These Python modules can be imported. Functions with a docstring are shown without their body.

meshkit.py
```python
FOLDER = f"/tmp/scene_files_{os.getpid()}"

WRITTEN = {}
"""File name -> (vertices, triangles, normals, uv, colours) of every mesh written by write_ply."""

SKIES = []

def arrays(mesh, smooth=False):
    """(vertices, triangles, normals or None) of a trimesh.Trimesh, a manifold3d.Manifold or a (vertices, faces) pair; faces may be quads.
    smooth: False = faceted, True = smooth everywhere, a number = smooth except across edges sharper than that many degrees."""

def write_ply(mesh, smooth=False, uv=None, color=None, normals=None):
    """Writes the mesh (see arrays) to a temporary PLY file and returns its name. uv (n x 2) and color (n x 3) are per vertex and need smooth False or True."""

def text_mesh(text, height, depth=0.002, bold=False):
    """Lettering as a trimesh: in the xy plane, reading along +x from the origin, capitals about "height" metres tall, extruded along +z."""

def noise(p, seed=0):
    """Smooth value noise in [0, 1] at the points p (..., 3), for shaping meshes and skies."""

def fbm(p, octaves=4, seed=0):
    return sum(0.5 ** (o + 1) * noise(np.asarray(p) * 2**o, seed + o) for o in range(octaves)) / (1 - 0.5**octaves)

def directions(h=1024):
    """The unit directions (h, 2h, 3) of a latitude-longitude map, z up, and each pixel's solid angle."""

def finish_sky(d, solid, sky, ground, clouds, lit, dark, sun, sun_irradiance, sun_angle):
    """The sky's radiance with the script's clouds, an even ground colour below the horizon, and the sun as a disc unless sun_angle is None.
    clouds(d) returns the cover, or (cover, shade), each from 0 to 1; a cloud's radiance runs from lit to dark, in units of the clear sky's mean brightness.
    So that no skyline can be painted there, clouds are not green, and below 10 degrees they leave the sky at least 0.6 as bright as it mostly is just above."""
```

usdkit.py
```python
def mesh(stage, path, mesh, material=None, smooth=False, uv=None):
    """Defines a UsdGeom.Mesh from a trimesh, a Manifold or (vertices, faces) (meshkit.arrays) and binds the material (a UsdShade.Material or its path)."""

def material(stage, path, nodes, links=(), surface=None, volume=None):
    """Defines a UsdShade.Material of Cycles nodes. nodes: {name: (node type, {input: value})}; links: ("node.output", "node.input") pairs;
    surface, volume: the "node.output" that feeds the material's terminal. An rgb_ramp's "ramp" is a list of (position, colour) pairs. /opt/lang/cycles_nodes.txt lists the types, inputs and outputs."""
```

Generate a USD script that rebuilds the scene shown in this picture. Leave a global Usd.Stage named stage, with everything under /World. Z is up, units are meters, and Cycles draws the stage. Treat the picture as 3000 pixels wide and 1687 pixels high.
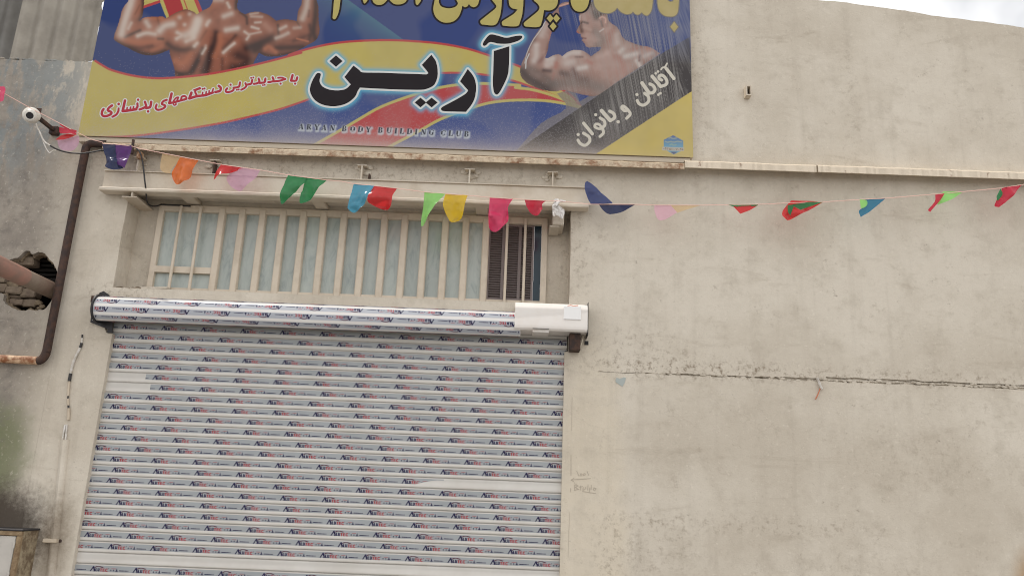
import math
import numpy as np, trimesh, shapely, usdkit, meshkit
from shapely.geometry import Polygon, LineString, Point, box as sbox
from shapely.ops import unary_union
from scipy.spatial import Delaunay
from pxr import Usd, UsdGeom, UsdLux, UsdShade, Gf, Sdf, Vt

stage = Usd.Stage.CreateInMemory()
UsdGeom.SetStageUpAxis(stage, UsdGeom.Tokens.z)
UsdGeom.SetStageMetersPerUnit(stage, 1.0)
UsdGeom.Xform.Define(stage, '/World')
stage.SetDefaultPrim(stage.GetPrimAtPath('/World'))
UsdGeom.Scope.Define(stage, '/World/Looks')

# ---------------------------------------------------------------- camera
FPX, CX, CY = 2329.2, 1500.0, 843.5            # focal length and centre in pixels of the 3000 px wide photograph
PITCH, ROLL, YAW = np.radians([15.06, 2.27, -0.55])
O = np.array([0.0, -6.0, 1.55])
EXPOSURE = -0.76
_cp, _sp, _cy, _sy = np.cos(PITCH), np.sin(PITCH), np.cos(YAW), np.sin(YAW)
FW = np.array([_sy * _cp, _cy * _cp, _sp]); _r = np.array([_cy, -_sy, 0.0]); _u = np.cross(_r, FW)
RT = np.cos(ROLL) * _r + np.sin(ROLL) * _u
UP = -np.sin(ROLL) * _r + np.cos(ROLL) * _u
cam = UsdGeom.Camera.Define(stage, '/World/camera')
cam.CreateHorizontalApertureAttr(36.0); cam.CreateVerticalApertureAttr(36.0 * 575 / 1024)
cam.CreateFocalLengthAttr(36.0 * FPX / 3000.0); cam.CreateClippingRangeAttr(Gf.Vec2f(0.05, 2000))
cam.CreateExposureAttr(EXPOSURE)
_m = Gf.Matrix4d(1.0)
for i, a in enumerate((RT, UP, -FW)):
    _m.SetRow(i, Gf.Vec4d(*map(float, a), 0))
_m.SetRow(3, Gf.Vec4d(*map(float, O), 1))
cam.AddTransformOp().Set(_m)

# ---------------------------------------------------------------- sky and sun (sun high, nearly in the plane of the wall)
SUN = np.array([-0.34, 0.003, 0.94]); SUN /= np.linalg.norm(SUN)
SUN_EL, SUN_ROT = math.asin(SUN[2]), math.atan2(SUN[0], SUN[1])
M = {}
def mat(name, nodes, links=(), surface='p.BSDF', volume=None):
    M[name] = usdkit.material(stage, '/World/Looks/' + name, nodes, links, surface=surface, volume=volume)
    return M[name]
def add_sky():
    m = usdkit.material(stage, '/World/Looks/sky', {
        'tc': ('texture_coordinate', {}),
        'sky': ('sky_texture', {'sky_type': 'single_scattering', 'sun_disc': False, 'sun_elevation': SUN_EL, 'sun_rotation': SUN_ROT, 'altitude': 1200.0, 'aerosol_density': 1.6}),
        'n': ('noise_texture', {'scale': 2.6, 'detail': 7.0, 'roughness': 0.55, 'distortion': 0.4}),
        'cov': ('rgb_ramp', {'ramp': [(0.0, (0, 0, 0)), (0.20, (0, 0, 0)), (0.32, (1, 1, 1)), (1, (1, 1, 1))]}),
        'n2': ('noise_texture', {'scale': 4.3, 'detail': 5.0}),
        'cl': ('rgb_ramp', {'ramp': [(0.0, (9.0, 9.3, 10)), (0.38, (12.0, 12.2, 12.7)), (0.52, (19, 19, 19)), (1, (21, 21, 21))]}),
        'mx': ('mix', {}),
        'bg': ('background_shader', {'strength': 0.11}),
    }, [('tc.generated', 'n.vector'), ('tc.generated', 'n2.vector'), ('n.fac', 'cov.fac'), ('n2.fac', 'cl.fac'), ('cov.color', 'mx.fac'),
        ('sky.color', 'mx.color1'), ('cl.color', 'mx.color2'), ('mx.color', 'bg.color')], surface='bg.background')
    d = UsdLux.DomeLight.Define(stage, '/World/sky')
    UsdShade.MaterialBindingAPI.Apply(d.GetPrim()).Bind(m)
    d.GetPrim().SetCustomDataByKey('kind', 'structure')
    s = UsdLux.DistantLight.Define(stage, '/World/sun')
    s.CreateIntensityAttr(1.05); s.CreateAngleAttr(0.53); s.CreateColorAttr(Gf.Vec3f(1.0, 0.95, 0.87))
    s.CreateNormalizeAttr(True)
    z = SUN; x = np.cross([0, 1, 0], z); x /= np.linalg.norm(x); y = np.cross(z, x)
    t = Gf.Matrix4d(1.0)
    for i, a in enumerate((x, y, z)):
        t.SetRow(i, Gf.Vec4d(*map(float, a), 0))
    s.AddTransformOp().Set(t)
add_sky()

# ---------------------------------------------------------------- helpers
rng = np.random.default_rng(7)
def un(x, y, Y=0.0):
    """The point of the vertical plane at depth Y that the photograph shows at pixel x, y."""
    x, y = np.asarray(x, float), np.asarray(y, float)
    d = ((x - CX) / FPX)[..., None] * RT - ((y - CY) / FPX)[..., None] * UP + FW
    return O + d * ((Y - O[1]) / d[..., 1])[..., None]
def pr(p):
    q = np.asarray(p) - O; z = q @ FW
    return np.stack([CX + FPX * (q @ RT) / z, CY - FPX * (q @ UP) / z], -1)
def zm(pts, ox, oy, s):
    """Points read off an enlargement (origin ox, oy, scale s) as photograph pixels."""
    return [(ox + p[0] / s, oy + p[1] / s) + tuple(p[2:]) for p in pts]
def lin(c):
    c = np.asarray(c, float) / 255.0
    return np.where(c <= 0.04045, c / 12.92, ((c + 0.055) / 1.055) ** 2.4)
def alb(*c, k=1.15):
    return tuple(float(v) for v in np.clip(lin(c) * k, 0, 0.85))

used = {}
def path_for(parent, name):
    base = (parent if isinstance(parent, str) else str(parent.GetPath())) if parent else '/World'
    n = used.get((base, name), 0); used[(base, name)] = n + 1
    return f'{base}/{name}' + (f'_{n:03d}' if n else '')
def tag(o, label=None, cat=None, group=None, kind=None):
    p = o if isinstance(o, Usd.Prim) else o.GetPrim()
    for k, v in (('label', label), ('category', cat), ('group', group), ('kind', kind)):
        if v: p.SetCustomDataByKey(k, v)
    return p
def thing(name, label, cat, group=None):
    x = UsdGeom.Xform.Define(stage, path_for(None, name))
    return tag(x, label, cat, group)
def obj(name, mesh, m, parent=None, smooth=False, label=None, cat=None, group=None, kind=None, colors=None):
    if isinstance(mesh, list):
        mesh = trimesh.util.concatenate(mesh)
    p = usdkit.mesh(stage, path_for(parent, name), mesh, M[m] if isinstance(m, str) else m, smooth=smooth)
    if colors is not None:
        UsdGeom.PrimvarsAPI(p).CreatePrimvar('tint', Sdf.ValueTypeNames.Color3fArray, 'vertex').Set(Vt.Vec3fArray.FromNumpy(np.asarray(colors, np.float32)))
    return tag(p, label, cat, group, kind)
def bx(x0, x1, y0, y1, z0, z1, b=0.0):
    if b <= 0:
        return trimesh.creation.box(bounds=[[x0, y0, z0], [x1, y1, z1]])
    lo, hi = np.array([x0, y0, z0]), np.array([x1, y1, z1]); b = min(b, 0.45 * (hi - lo).min()); v = []
    for sx in (0, 1):
        for sy in (0, 1):
            for sz in (0, 1):
                c = np.where([sx, sy, sz], hi, lo); dirn = np.where([sx, sy, sz], -1, 1)
                for k in range(3):
                    q = c + dirn * b; q[k] = c[k]; v.append(q)
    return trimesh.Trimesh(v, process=False).convex_hull
def tube(pts, r, n=10, caps=True):
    p = np.asarray(pts, float); r = np.broadcast_to(r, (len(p),)).astype(float)
    t = np.gradient(p, axis=0); t /= np.linalg.norm(t, axis=1)[:, None] + 1e-12
    a = np.cross(t[0], [0, 0, 1.0] if abs(t[0][2]) < 0.9 else [1.0, 0, 0]); a /= np.linalg.norm(a); A = []
    for k in range(len(p)):
        a = a - t[k] * (a @ t[k]); a /= np.linalg.norm(a); A.append(a)
    A = np.array(A); B = np.cross(t, A); ang = np.arange(n) * 2 * np.pi / n
    v = (p[:, None] + r[:, None, None] * (np.cos(ang)[None, :, None] * A[:, None] + np.sin(ang)[None, :, None] * B[:, None])).reshape(-1, 3)
    i, j = np.meshgrid(np.arange(len(p) - 1), np.arange(n), indexing='ij')
    q = np.stack([i * n + j, i * n + (j + 1) % n, (i + 1) * n + (j + 1) % n, (i + 1) * n + j], -1).reshape(-1, 4)
    f = [q[:, [0, 1, 2]], q[:, [0, 2, 3]]]
    if caps:
        L = len(v); v = np.vstack([v, p[0], p[-1]]); j = np.arange(n); o = (len(p) - 1) * n
        f += [np.stack([np.full(n, L), (j + 1) % n, j], -1), np.stack([np.full(n, L + 1), o + j, o + (j + 1) % n], -1)]
    return trimesh.Trimesh(v, np.vstack(f), process=False)
def curve(pts, n=6, closed=False):
    """A smooth curve through pts; a point with a third value 1 is a corner."""
    P = np.array([p[:2] for p in pts], float); C = [len(p) > 2 and bool(p[2]) for p in pts]; N = len(P); out = []
    t = np.linspace(0, 1, n, endpoint=False)[:, None]
    for i in range(N if closed else N - 1):
        j = (i + 1) % N; a, b = P[i], P[j]; e = b - a
        ma = e if C[i] or (not closed and i == 0) else (b - P[i - 1]) / 2
        mb = e if C[j] or (not closed and j == N - 1) else (P[(j + 1) % N] - a) / 2
        L = np.linalg.norm(e); ma = ma * min(1, 1.3 * L / (np.linalg.norm(ma) + 1e-9)); mb = mb * min(1, 1.3 * L / (np.linalg.norm(mb) + 1e-9))
        out.append((2 * t**3 - 3 * t**2 + 1) * a + (t**3 - 2 * t**2 + t) * ma + (-2 * t**3 + 3 * t**2) * b + (t**3 - t**2) * mb)
    if not closed: out.append(P[-1:])
    return np.vstack(out)
def polys(g):
    g = g.buffer(0)
    return [q for q in (g.geoms if hasattr(g, 'geoms') else [g]) if q.geom_type == 'Polygon' and q.area > 1e-7]
def extr(g, y0, y1):
    """A shape in the x-z plane as a slab from y0 (front) to y1."""
    ms = []
    for q in polys(g):
        m = trimesh.creation.extrude_polygon(q, y1 - y0, engine='earcut'); v = m.vertices
        ms.append(trimesh.Trimesh(np.stack([v[:, 0], y1 - v[:, 2], v[:, 1]], -1), m.faces, process=False))
    return trimesh.util.concatenate(ms)
def sheet(g, y):
    """A shape in the x-z plane as one flat sheet that faces the street."""
    V, F, n = [], [], 0
    for q in polys(g):
        v, f = trimesh.creation.triangulate_polygon(q, engine='earcut')
        v = np.asarray(v); f = np.asarray(f)
        a, b, c = v[f[:, 0]], v[f[:, 1]], v[f[:, 2]]
        neg = ((b - a)[:, 0] * (c - a)[:, 1] - (b - a)[:, 1] * (c - a)[:, 0]) < 0
        f[neg] = f[neg][:, ::-1]
        V.append(np.stack([v[:, 0], np.full(len(v), y), v[:, 1]], -1)); F.append(f + n); n += len(v)
    return trimesh.Trimesh(np.vstack(V), np.vstack(F), process=False)
def prof(yz, x0, x1, n=1):
    """A profile (closed, in y-z) run along x."""
    p = Polygon(yz); p = shapely.geometry.polygon.orient(p)
    m = trimesh.creation.extrude_polygon(p, x1 - x0, engine='earcut'); v = m.vertices
    return trimesh.Trimesh(np.stack([v[:, 2] + x0, v[:, 0], v[:, 1]], -1), m.faces, process=False)
def sph(c, r, s=(1, 1, 1), sub=2):
    m = trimesh.creation.icosphere(subdivisions=sub, radius=r); m.vertices = m.vertices * np.array(s) + np.array(c); return m
def cyl(a, b, r, n=20):
    return tube([a, (np.asarray(a, float) + b) / 2, b], r, n)
def rough_line(x0, z0, x1, z1, step=0.03, amp=0.006, seed=0):
    L = math.hypot(x1 - x0, z1 - z0); n = max(2, int(L / step)); t = np.linspace(0, 1, n)
    g = (meshkit.fbm(np.stack([t * L * 9, np.full(n, seed * 3.7), np.zeros(n)], -1), 4, seed) - 0.5) * 2 * amp
    g[0] = g[-1] = 0
    nx, nz = -(z1 - z0) / L, (x1 - x0) / L
    return np.stack([x0 + (x1 - x0) * t + nx * g, z0 + (z1 - z0) * t + nz * g], -1)

# ---------------------------------------------------------------- materials
def plain(name, col, rough=0.6, metal=0.0, var=0.0, scale=8.0, bump=0.0, bscale=80.0, spec=0.5, col2=None, lo=0.35, hi=0.65, coat=0.0):
    nodes = {'p': ('principled_bsdf', {'base_color': col, 'roughness': rough, 'metallic': metal, 'specular_ior_level': spec, 'coat_weight': coat}), 'g': ('geometry', {})}
    links = []
    if col2 is not None or var:
        c2 = col2 if col2 is not None else tuple(c * (1 - var) for c in col)
        nodes['n'] = ('noise_texture', {'scale': scale, 'detail': 6.0, 'roughness': 0.65})
        nodes['r'] = ('rgb_ramp', {'ramp': [(0, col), (lo, col), (hi, c2), (1, c2)]})
        links += [('g.position', 'n.vector'), ('n.fac', 'r.fac'), ('r.color', 'p.base_color')]
    if bump:
        nodes['bn'] = ('noise_texture', {'scale': bscale, 'detail': 5.0})
        nodes['b'] = ('bump', {'strength': bump, 'distance': 0.01})
        links += [('g.position', 'bn.vector'), ('bn.fac', 'b.height'), ('b.normal', 'p.normal')]
    return mat(name, nodes, links)

def plaster():
    nd = {'g': ('geometry', {}), 'p': ('principled_bsdf', {'roughness': 0.88, 'specular_ior_level': 0.25})}
    lk = []
    cur = [None]; cnt = [0]
    def mixin(fac, col, src=None):
        i = cnt[0]; cnt[0] += 1; k = f'm{i}'
        nd[k] = ('mix', {'color2': col} if src is None else {})
        lk.append((cur[0], k + '.color1')); lk.append((fac, k + '.fac'))
        if src: lk.append((src, k + '.color2'))
        cur[0] = k + '.color'
    def noise(name, scale, detail=6.0, rough=0.6, stretch=None, dist=0.0):
        nd[name] = ('noise_texture', {'scale': scale, 'detail': detail, 'roughness': rough, 'distortion': dist})
        if stretch is None: lk.append(('g.position', name + '.vector'))
        else:
            nd[name + 'm'] = ('mapping', {'scale': stretch}); lk.append(('g.position', name + 'm.vector')); lk.append((name + 'm.vector', name + '.vector'))
        return name + '.fac'
    def ramp(name, src, stops):
        nd[name] = ('map_range', {'from_min': stops[0], 'from_max': stops[1], 'to_min': stops[2], 'to_max': stops[3], 'clamp': True, 'range_type': 'smoothstep'})
        lk.append((src, name + '.value')); return name + '.result'
    def mul(name, a, b):
        nd[name] = ('math', {'math_type': 'multiply'}); lk.append((a, name + '.value1')); lk.append((b, name + '.value2')); return name + '.value'
    def blob(name, c, r, edge=0.35, noise_src=None, namp=0.8):
        nd[name + 'm'] = ('mapping', {'mapping_type': 'point', 'scale': tuple(1.0 / v for v in r), 'location': tuple(-a / b for a, b in zip(c, r))})
        lk.append(('g.position', name + 'm.vector'))
        nd[name + 'l'] = ('vector_math', {'math_type': 'length'}); lk.append((name + 'm.vector', name + 'l.vector1'))
        src = name + 'l.value'
        if noise_src:
            nd[name + 'a'] = ('math', {'math_type': 'multiply_add', 'value2': namp}); lk.append((noise_src, name + 'a.value1')); lk.append((src, name + 'a.value3'))
            src = name + 'a.value'; off = namp * 0.5
        else: off = 0
        return ramp(name, src, (1.0 + off + edge, 1.0 + off - edge - 0.3, 0.0, 1.0))
    big = noise('big', 0.8, 6.0, 0.6)
    nd['base'] = ('rgb_ramp', {'ramp': [(0.0, alb(181, 171, 156)), (0.40, alb(183, 173, 158)), (0.58, alb(197, 188, 174)), (1, alb(199, 190, 176))]})
    lk.append((big, 'base.fac')); cur[0] = 'base.color'
    med = noise('med', 4.5, 7.0, 0.68)
    mixin(ramp('medr', med, (0.48, 0.70, 0.0, 0.44)), alb(163, 153, 138))
    # greyer old side wall and blue paint; lens vignette darkening is in both colours
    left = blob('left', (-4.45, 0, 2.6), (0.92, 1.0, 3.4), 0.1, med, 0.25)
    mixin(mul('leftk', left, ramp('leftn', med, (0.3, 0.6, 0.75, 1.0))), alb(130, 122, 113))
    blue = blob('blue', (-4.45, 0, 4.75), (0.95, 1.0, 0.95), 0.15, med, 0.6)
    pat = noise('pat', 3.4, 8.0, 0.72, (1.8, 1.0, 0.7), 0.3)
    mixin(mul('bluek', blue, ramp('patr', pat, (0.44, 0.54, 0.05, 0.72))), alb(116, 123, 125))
    # old plaster cleaner beside the shutter
    clean = blob('clean', (0.58, 0, 1.2), (0.30, 1.0, 1.9), 0.12, med, 0.3)
    mixin(mul('cleank', clean, ramp('cn', med, (0.3, 0.7, 0.7, 0.35))), alb(200, 188, 168))
    green = blob('green', (-3.90, 0, 1.76), (0.36, 0.6, 0.42), 0.20, med, 0.9)
    nd['greenk'] = ('math', {'math_type': 'multiply', 'value2': 0.70}); lk.append((green, 'greenk.value1'))
    mixin('greenk.value', alb(92, 100, 62))
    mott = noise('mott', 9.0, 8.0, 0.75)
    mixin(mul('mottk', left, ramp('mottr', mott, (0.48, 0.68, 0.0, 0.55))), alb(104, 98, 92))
    # rain streaks under the roof edge and faint vertical tide marks
    st = noise('st', 1.0, 5.0, 0.6, (9.0, 9.0, 0.55))
    mixin(ramp('str', st, (0.50, 0.78, 0.0, 0.20)), alb(140, 130, 116))
    hs = noise('hs', 1.0, 7.0, 0.72, (1.4, 1.4, 6.5), 0.7)
    mixin(ramp('hsr', hs, (0.55, 0.76, 0.0, 0.34)), alb(138, 125, 108))
    # dark specks, thick in some patches
    patch = ramp('patch', noise('pn', 1.7, 4.0, 0.6), (0.40, 0.66, 0.12, 1.0))
    spk = ramp('spk', noise('sn', 16.0, 9.0, 0.78), (0.575, 0.70, 0.0, 0.85))
    mixin(mul('spkk', spk, patch), alb(104, 92, 78))
    spk2 = ramp('spk2', noise('sn2', 42.0, 6.0, 0.75), (0.63, 0.72, 0.0, 0.7))
    mixin(spk2, alb(110, 98, 84))
    spk3 = ramp('spk3', noise('sn3', 7.0, 9.0, 0.8), (0.55, 0.68, 0.0, 0.38))
    mixin(spk3, alb(138, 126, 110))
    spk4 = ramp('spk4', noise('sn4', 30.0, 5.0, 0.7), (0.56, 0.70, 0.0, 0.35))
    mixin(spk4, alb(214, 205, 190))
    # thin cracks
    ck = noise('ck', 1.6, 5.0, 0.6, (1.0, 1.0, 1.6), 0.3)
    nd['cka'] = ('math', {'math_type': 'subtract', 'value2': 0.5}); lk.append((ck, 'cka.value1'))
    nd['ckb'] = ('math', {'math_type': 'absolute'}); lk.append(('cka.value', 'ckb.value1'))
    crack = ramp('ckr', 'ckb.value', (0.0022, 0.0065, 0.9, 0.0))
    mixin(mul('ckk', crack, ramp('ckp', noise('cp', 1.15, 3.0, 0.5), (0.52, 0.66, 0.0, 0.14))), alb(100, 88, 75))
    # dirt along the joint, the second seam and the window sides
    fine = noise('fine', 19.0, 9.0, 0.80)
    for nm, c, r, s in (('d1', (2.5, 0, 2.57), (2.6, 1, 0.075), 0.9), ('d0', (1.45, 0, 2.59), (0.75, 1, 0.10), 0.85), ('d2', (1.65, 0, 1.46), (1.15, 1, 0.07), 0.7), ('d3', (0.72, 0, 1.1), (0.10, 1, 0.62), 0.5),
                        ('d4', (0.43, 0, 3.5), (0.16, 1, 0.42), 0.7), ('d5', (-3.1, 0, 3.0), (0.30, 1, 0.10), 1.0), ('d6', (-1.6, 0, 4.10), (2.4, 1, 0.12), 0.75),
                        ('d7', (2.7, 0, 4.9), (0.10, 1, 0.7), 0.45), ('d8', (1.43, 0, 5.0), (0.10, 1, 0.9), 0.6), ('d9', (0.95, 0, 2.7), (0.5, 1, 0.22), 0.6),
                        ('e1', (2.6, 0, 1.1), (0.7, 1, 0.3), 0.3), ('e2', (1.0, 0, 1.25), (0.5, 1, 0.25), 0.5), ('e3', (3.0, 0, 1.95), (0.7, 1, 0.25), 0.35)):
        b = blob(nm, c, r, 0.45)
        mixin(mul(nm + 'k', b, ramp(nm + 'n', fine, (0.49, 0.64, 0.0, s * 0.72))), alb(112, 97, 79))
    # soot above and beside the meter cabinet
    soot = blob('soot', (-3.78, 0, 1.22), (0.52, 1.0, 0.36), 0.25, fine, 1.0)
    nd['sootk'] = ('math', {'math_type': 'multiply', 'value2': 0.94}); lk.append((soot, 'sootk.value1'))
    mixin('sootk.value', alb(62, 53, 45))
    soot2 = blob('soot2', (-3.27, 0, 1.15), (0.13, 1.0, 0.36), 0.5, fine, 1.1)
    nd['soot2k'] = ('math', {'math_type': 'multiply', 'value2': 0.5}); lk.append((soot2, 'soot2k.value1'))
    mixin('soot2k.value', alb(105, 88, 68))
    rust = blob('rust', (3.74, 0, 1.12), (0.15, 0.5, 0.24), 0.4, med, 0.4)  # brown patch standing in for a blurred finger at the lower right
    nd['brownk'] = ('math', {'math_type': 'multiply', 'value2': 0.75}); lk.append((rust, 'brownk.value1'))
    mixin('brownk.value', alb(150, 112, 62))
    lk.append((cur[0], 'p.base_color'))
    nd['b1'] = ('bump', {'strength': 0.5, 'distance': 0.02}); nd['b2'] = ('bump', {'strength': 0.35, 'distance': 0.006})
    bn = noise('bn', 5.0, 6.0, 0.6); bn2 = noise('bn2', 90.0, 4.0, 0.6)
    lk.extend([(bn, 'b1.height'), (bn2, 'b2.height'), ('b1.normal', 'b2.normal'), ('b2.normal', 'p.normal')])
    mat('plaster', nd, lk)
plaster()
plain('ground', (0.245, 0.235, 0.22), 0.9, var=0.25, scale=1.5, bump=0.3)
plain('cream_paint', alb(188, 174, 155), 0.55, col2=alb(168, 153, 132), scale=5, bump=0.12, bscale=60, lo=0.45, hi=0.75)
plain('frame_paint', alb(198, 185, 167), 0.45, col2=alb(182, 168, 149), scale=7, lo=0.45, hi=0.75)
plain('beam_paint', alb(193, 182, 166), 0.5, col2=alb(178, 164, 145), scale=4, bump=0.15, bscale=40, lo=0.45, hi=0.7)
plain('rail_paint', alb(198, 184, 164), 0.5, col2=alb(112, 80, 58), scale=9, bump=0.2, bscale=60, lo=0.60, hi=0.68)
plain('rusty_rail', alb(186, 168, 144), 0.75, col2=alb(128, 92, 66), scale=15, bump=0.7, bscale=80, lo=0.46, hi=0.66)
plain('rust', alb(68, 45, 33), 0.75, col2=alb(44, 31, 27), scale=22, bump=0.35, bscale=120, lo=0.4, hi=0.6)
plain('sunlit_rust_and_wood', alb(190, 160, 130), 0.6, col2=alb(118, 70, 36), scale=12, bump=0.3, bscale=90, lo=0.42, hi=0.58)  # sunlight on the horizontal pipe put into a pale colour; also the wood block
plain('flue', alb(126, 112, 99), 0.6, col2=alb(110, 90, 77), scale=5, bump=0.2, bscale=60, lo=0.40, hi=0.60)
plain('flue_pink', alb(146, 108, 95), 0.55, col2=alb(128, 102, 90), scale=9, lo=0.4, hi=0.6)
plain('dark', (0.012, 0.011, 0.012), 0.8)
plain('dark_metal', alb(52, 50, 52), 0.5, metal=0.4, var=0.3, scale=20)
plain('cable_black', alb(40, 37, 38), 0.5)
plain('cable_white', alb(205, 200, 195), 0.5, col2=alb(170, 162, 150), scale=30)
plain('camera_white', alb(204, 200, 192), 0.4)
plain('lens_black', (0.01, 0.01, 0.012), 0.08)
plain('shutter_white', alb(198, 194, 188), 0.5, col2=alb(188, 183, 176), scale=3)
plain('shutter_film', alb(151, 154, 156), 0.38, col2=alb(143, 146, 148), scale=3)
plain('roll_white', alb(214, 210, 206), 0.16, coat=0.6)
plain('roll_film', alb(160, 163, 170), 0.14, coat=0.6)
plain('box_white', alb(214, 208, 202), 0.42, col2=alb(203, 192, 180), scale=3, lo=0.45, hi=0.75)
plain('panel_white', alb(222, 220, 218), 0.35)
plain('louvre_brown', alb(122, 110, 107), 0.55, var=0.12, scale=12)
plain('louvre_shade', alb(108, 96, 92), 0.7)
plain('teal_glass', alb(26, 44, 54), 0.15)
plain('brick', alb(118, 104, 88), 0.9, col2=alb(92, 78, 66), scale=14, bump=0.5, bscale=60)
plain('brick_in_shade', alb(30, 24, 21), 0.9, var=0.3, scale=14, bump=0.5, bscale=60)  # bricks deep in the hole, with its inner shade put into their colour
plain('rubble', alb(126, 110, 90), 0.9, var=0.4, scale=30, bump=0.5)
plain('rag', alb(212, 208, 204), 0.45, bump=0.3, bscale=50)
plain('cabinet_wood', alb(150, 136, 112), 0.8, col2=alb(104, 88, 68), scale=16, bump=0.3, lo=0.42, hi=0.6)
plain('cabinet_rust', alb(142, 122, 94), 0.8, col2=alb(108, 86, 62), scale=20, bump=0.3)
plain('cabinet_door', alb(178, 172, 164), 0.6, var=0.12, scale=6)
plain('pencil', alb(162, 151, 136), 0.9)
plain('chip_blue', alb(158, 164, 160), 0.8)
plain('wire_orange', alb(190, 104, 66), 0.5)
plain('steel_sheet', alb(142, 135, 124), 0.55, metal=0.1, col2=alb(120, 113, 103), scale=3.5, bump=0.1, lo=0.4, hi=0.65)
plain('steel_sheet_dark', alb(104, 101, 96), 0.55, metal=0.1, col2=alb(86, 82, 76), scale=3.5, bump=0.1, lo=0.4, hi=0.65)
plain('string', alb(214, 172, 160), 0.6)
plain('letter_black', alb(34, 29, 32, k=1.0), 0.35, var=0.1, spec=0.12)
plain('letter_white', alb(190, 192, 190), 0.4, spec=0.12)
plain('letter_cream', alb(186, 180, 168), 0.5, spec=0.12)
plain('letter_yellow', alb(165, 153, 94), 0.4, col2=alb(160, 148, 88), scale=6, spec=0.12)
plain('letter_yellow_dusty', alb(164, 150, 108), 0.5, col2=alb(158, 144, 98), scale=9, spec=0.12)
plain('letter_outline_dusty', alb(118, 112, 104), 0.5, spec=0.12)
plain('letter_red', alb(156, 48, 58), 0.4, spec=0.12)
plain('letter_grey', alb(70, 72, 80), 0.45, spec=0.12)
plain('sign_rim', alb(176, 164, 146), 0.5)
plain('logo_navy', alb(52, 48, 82), 0.4)
plain('logo_red', alb(162, 74, 76), 0.4)
plain('logo_maroon', alb(92, 50, 66), 0.4)
mat('print', {'a': ('attribute', {'attribute': 'tint'}), 'p': ('principled_bsdf', {'roughness': 0.55, 'specular_ior_level': 0.12})}, [('a.color', 'p.base_color')])
# frosted panes, wiped and streaked
mat('frosted_glass', {'g': ('geometry', {}), 'mp': ('mapping', {'rotation': (0, 0.7, 0), 'scale': (7, 7, 2.2)}), 'n': ('noise_texture', {'scale': 1.9, 'detail': 9.0, 'roughness': 0.68, 'distortion': 0.8}),
    'oi': ('object_info', {}), 'r': ('rgb_ramp', {'ramp': [(0, alb(122, 130, 129)), (0.36, alb(144, 152, 149)), (0.47, alb(160, 167, 162)), (0.6, alb(168, 174, 168)), (1, alb(152, 159, 154))]}),
    'h': ('hsv', {}), 'mr': ('map_range', {'from_min': 0.0, 'from_max': 1.0, 'to_min': 0.88, 'to_max': 1.04}),
    'p': ('principled_bsdf', {'roughness': 0.35, 'coat_weight': 0.35, 'coat_roughness': 0.06})},
    [('g.position', 'mp.vector'), ('mp.vector', 'n.vector'), ('n.fac', 'r.fac'), ('r.color', 'h.color'), ('oi.random', 'mr.value'), ('mr.result', 'h.value'), ('h.color', 'p.base_color')])
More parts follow.
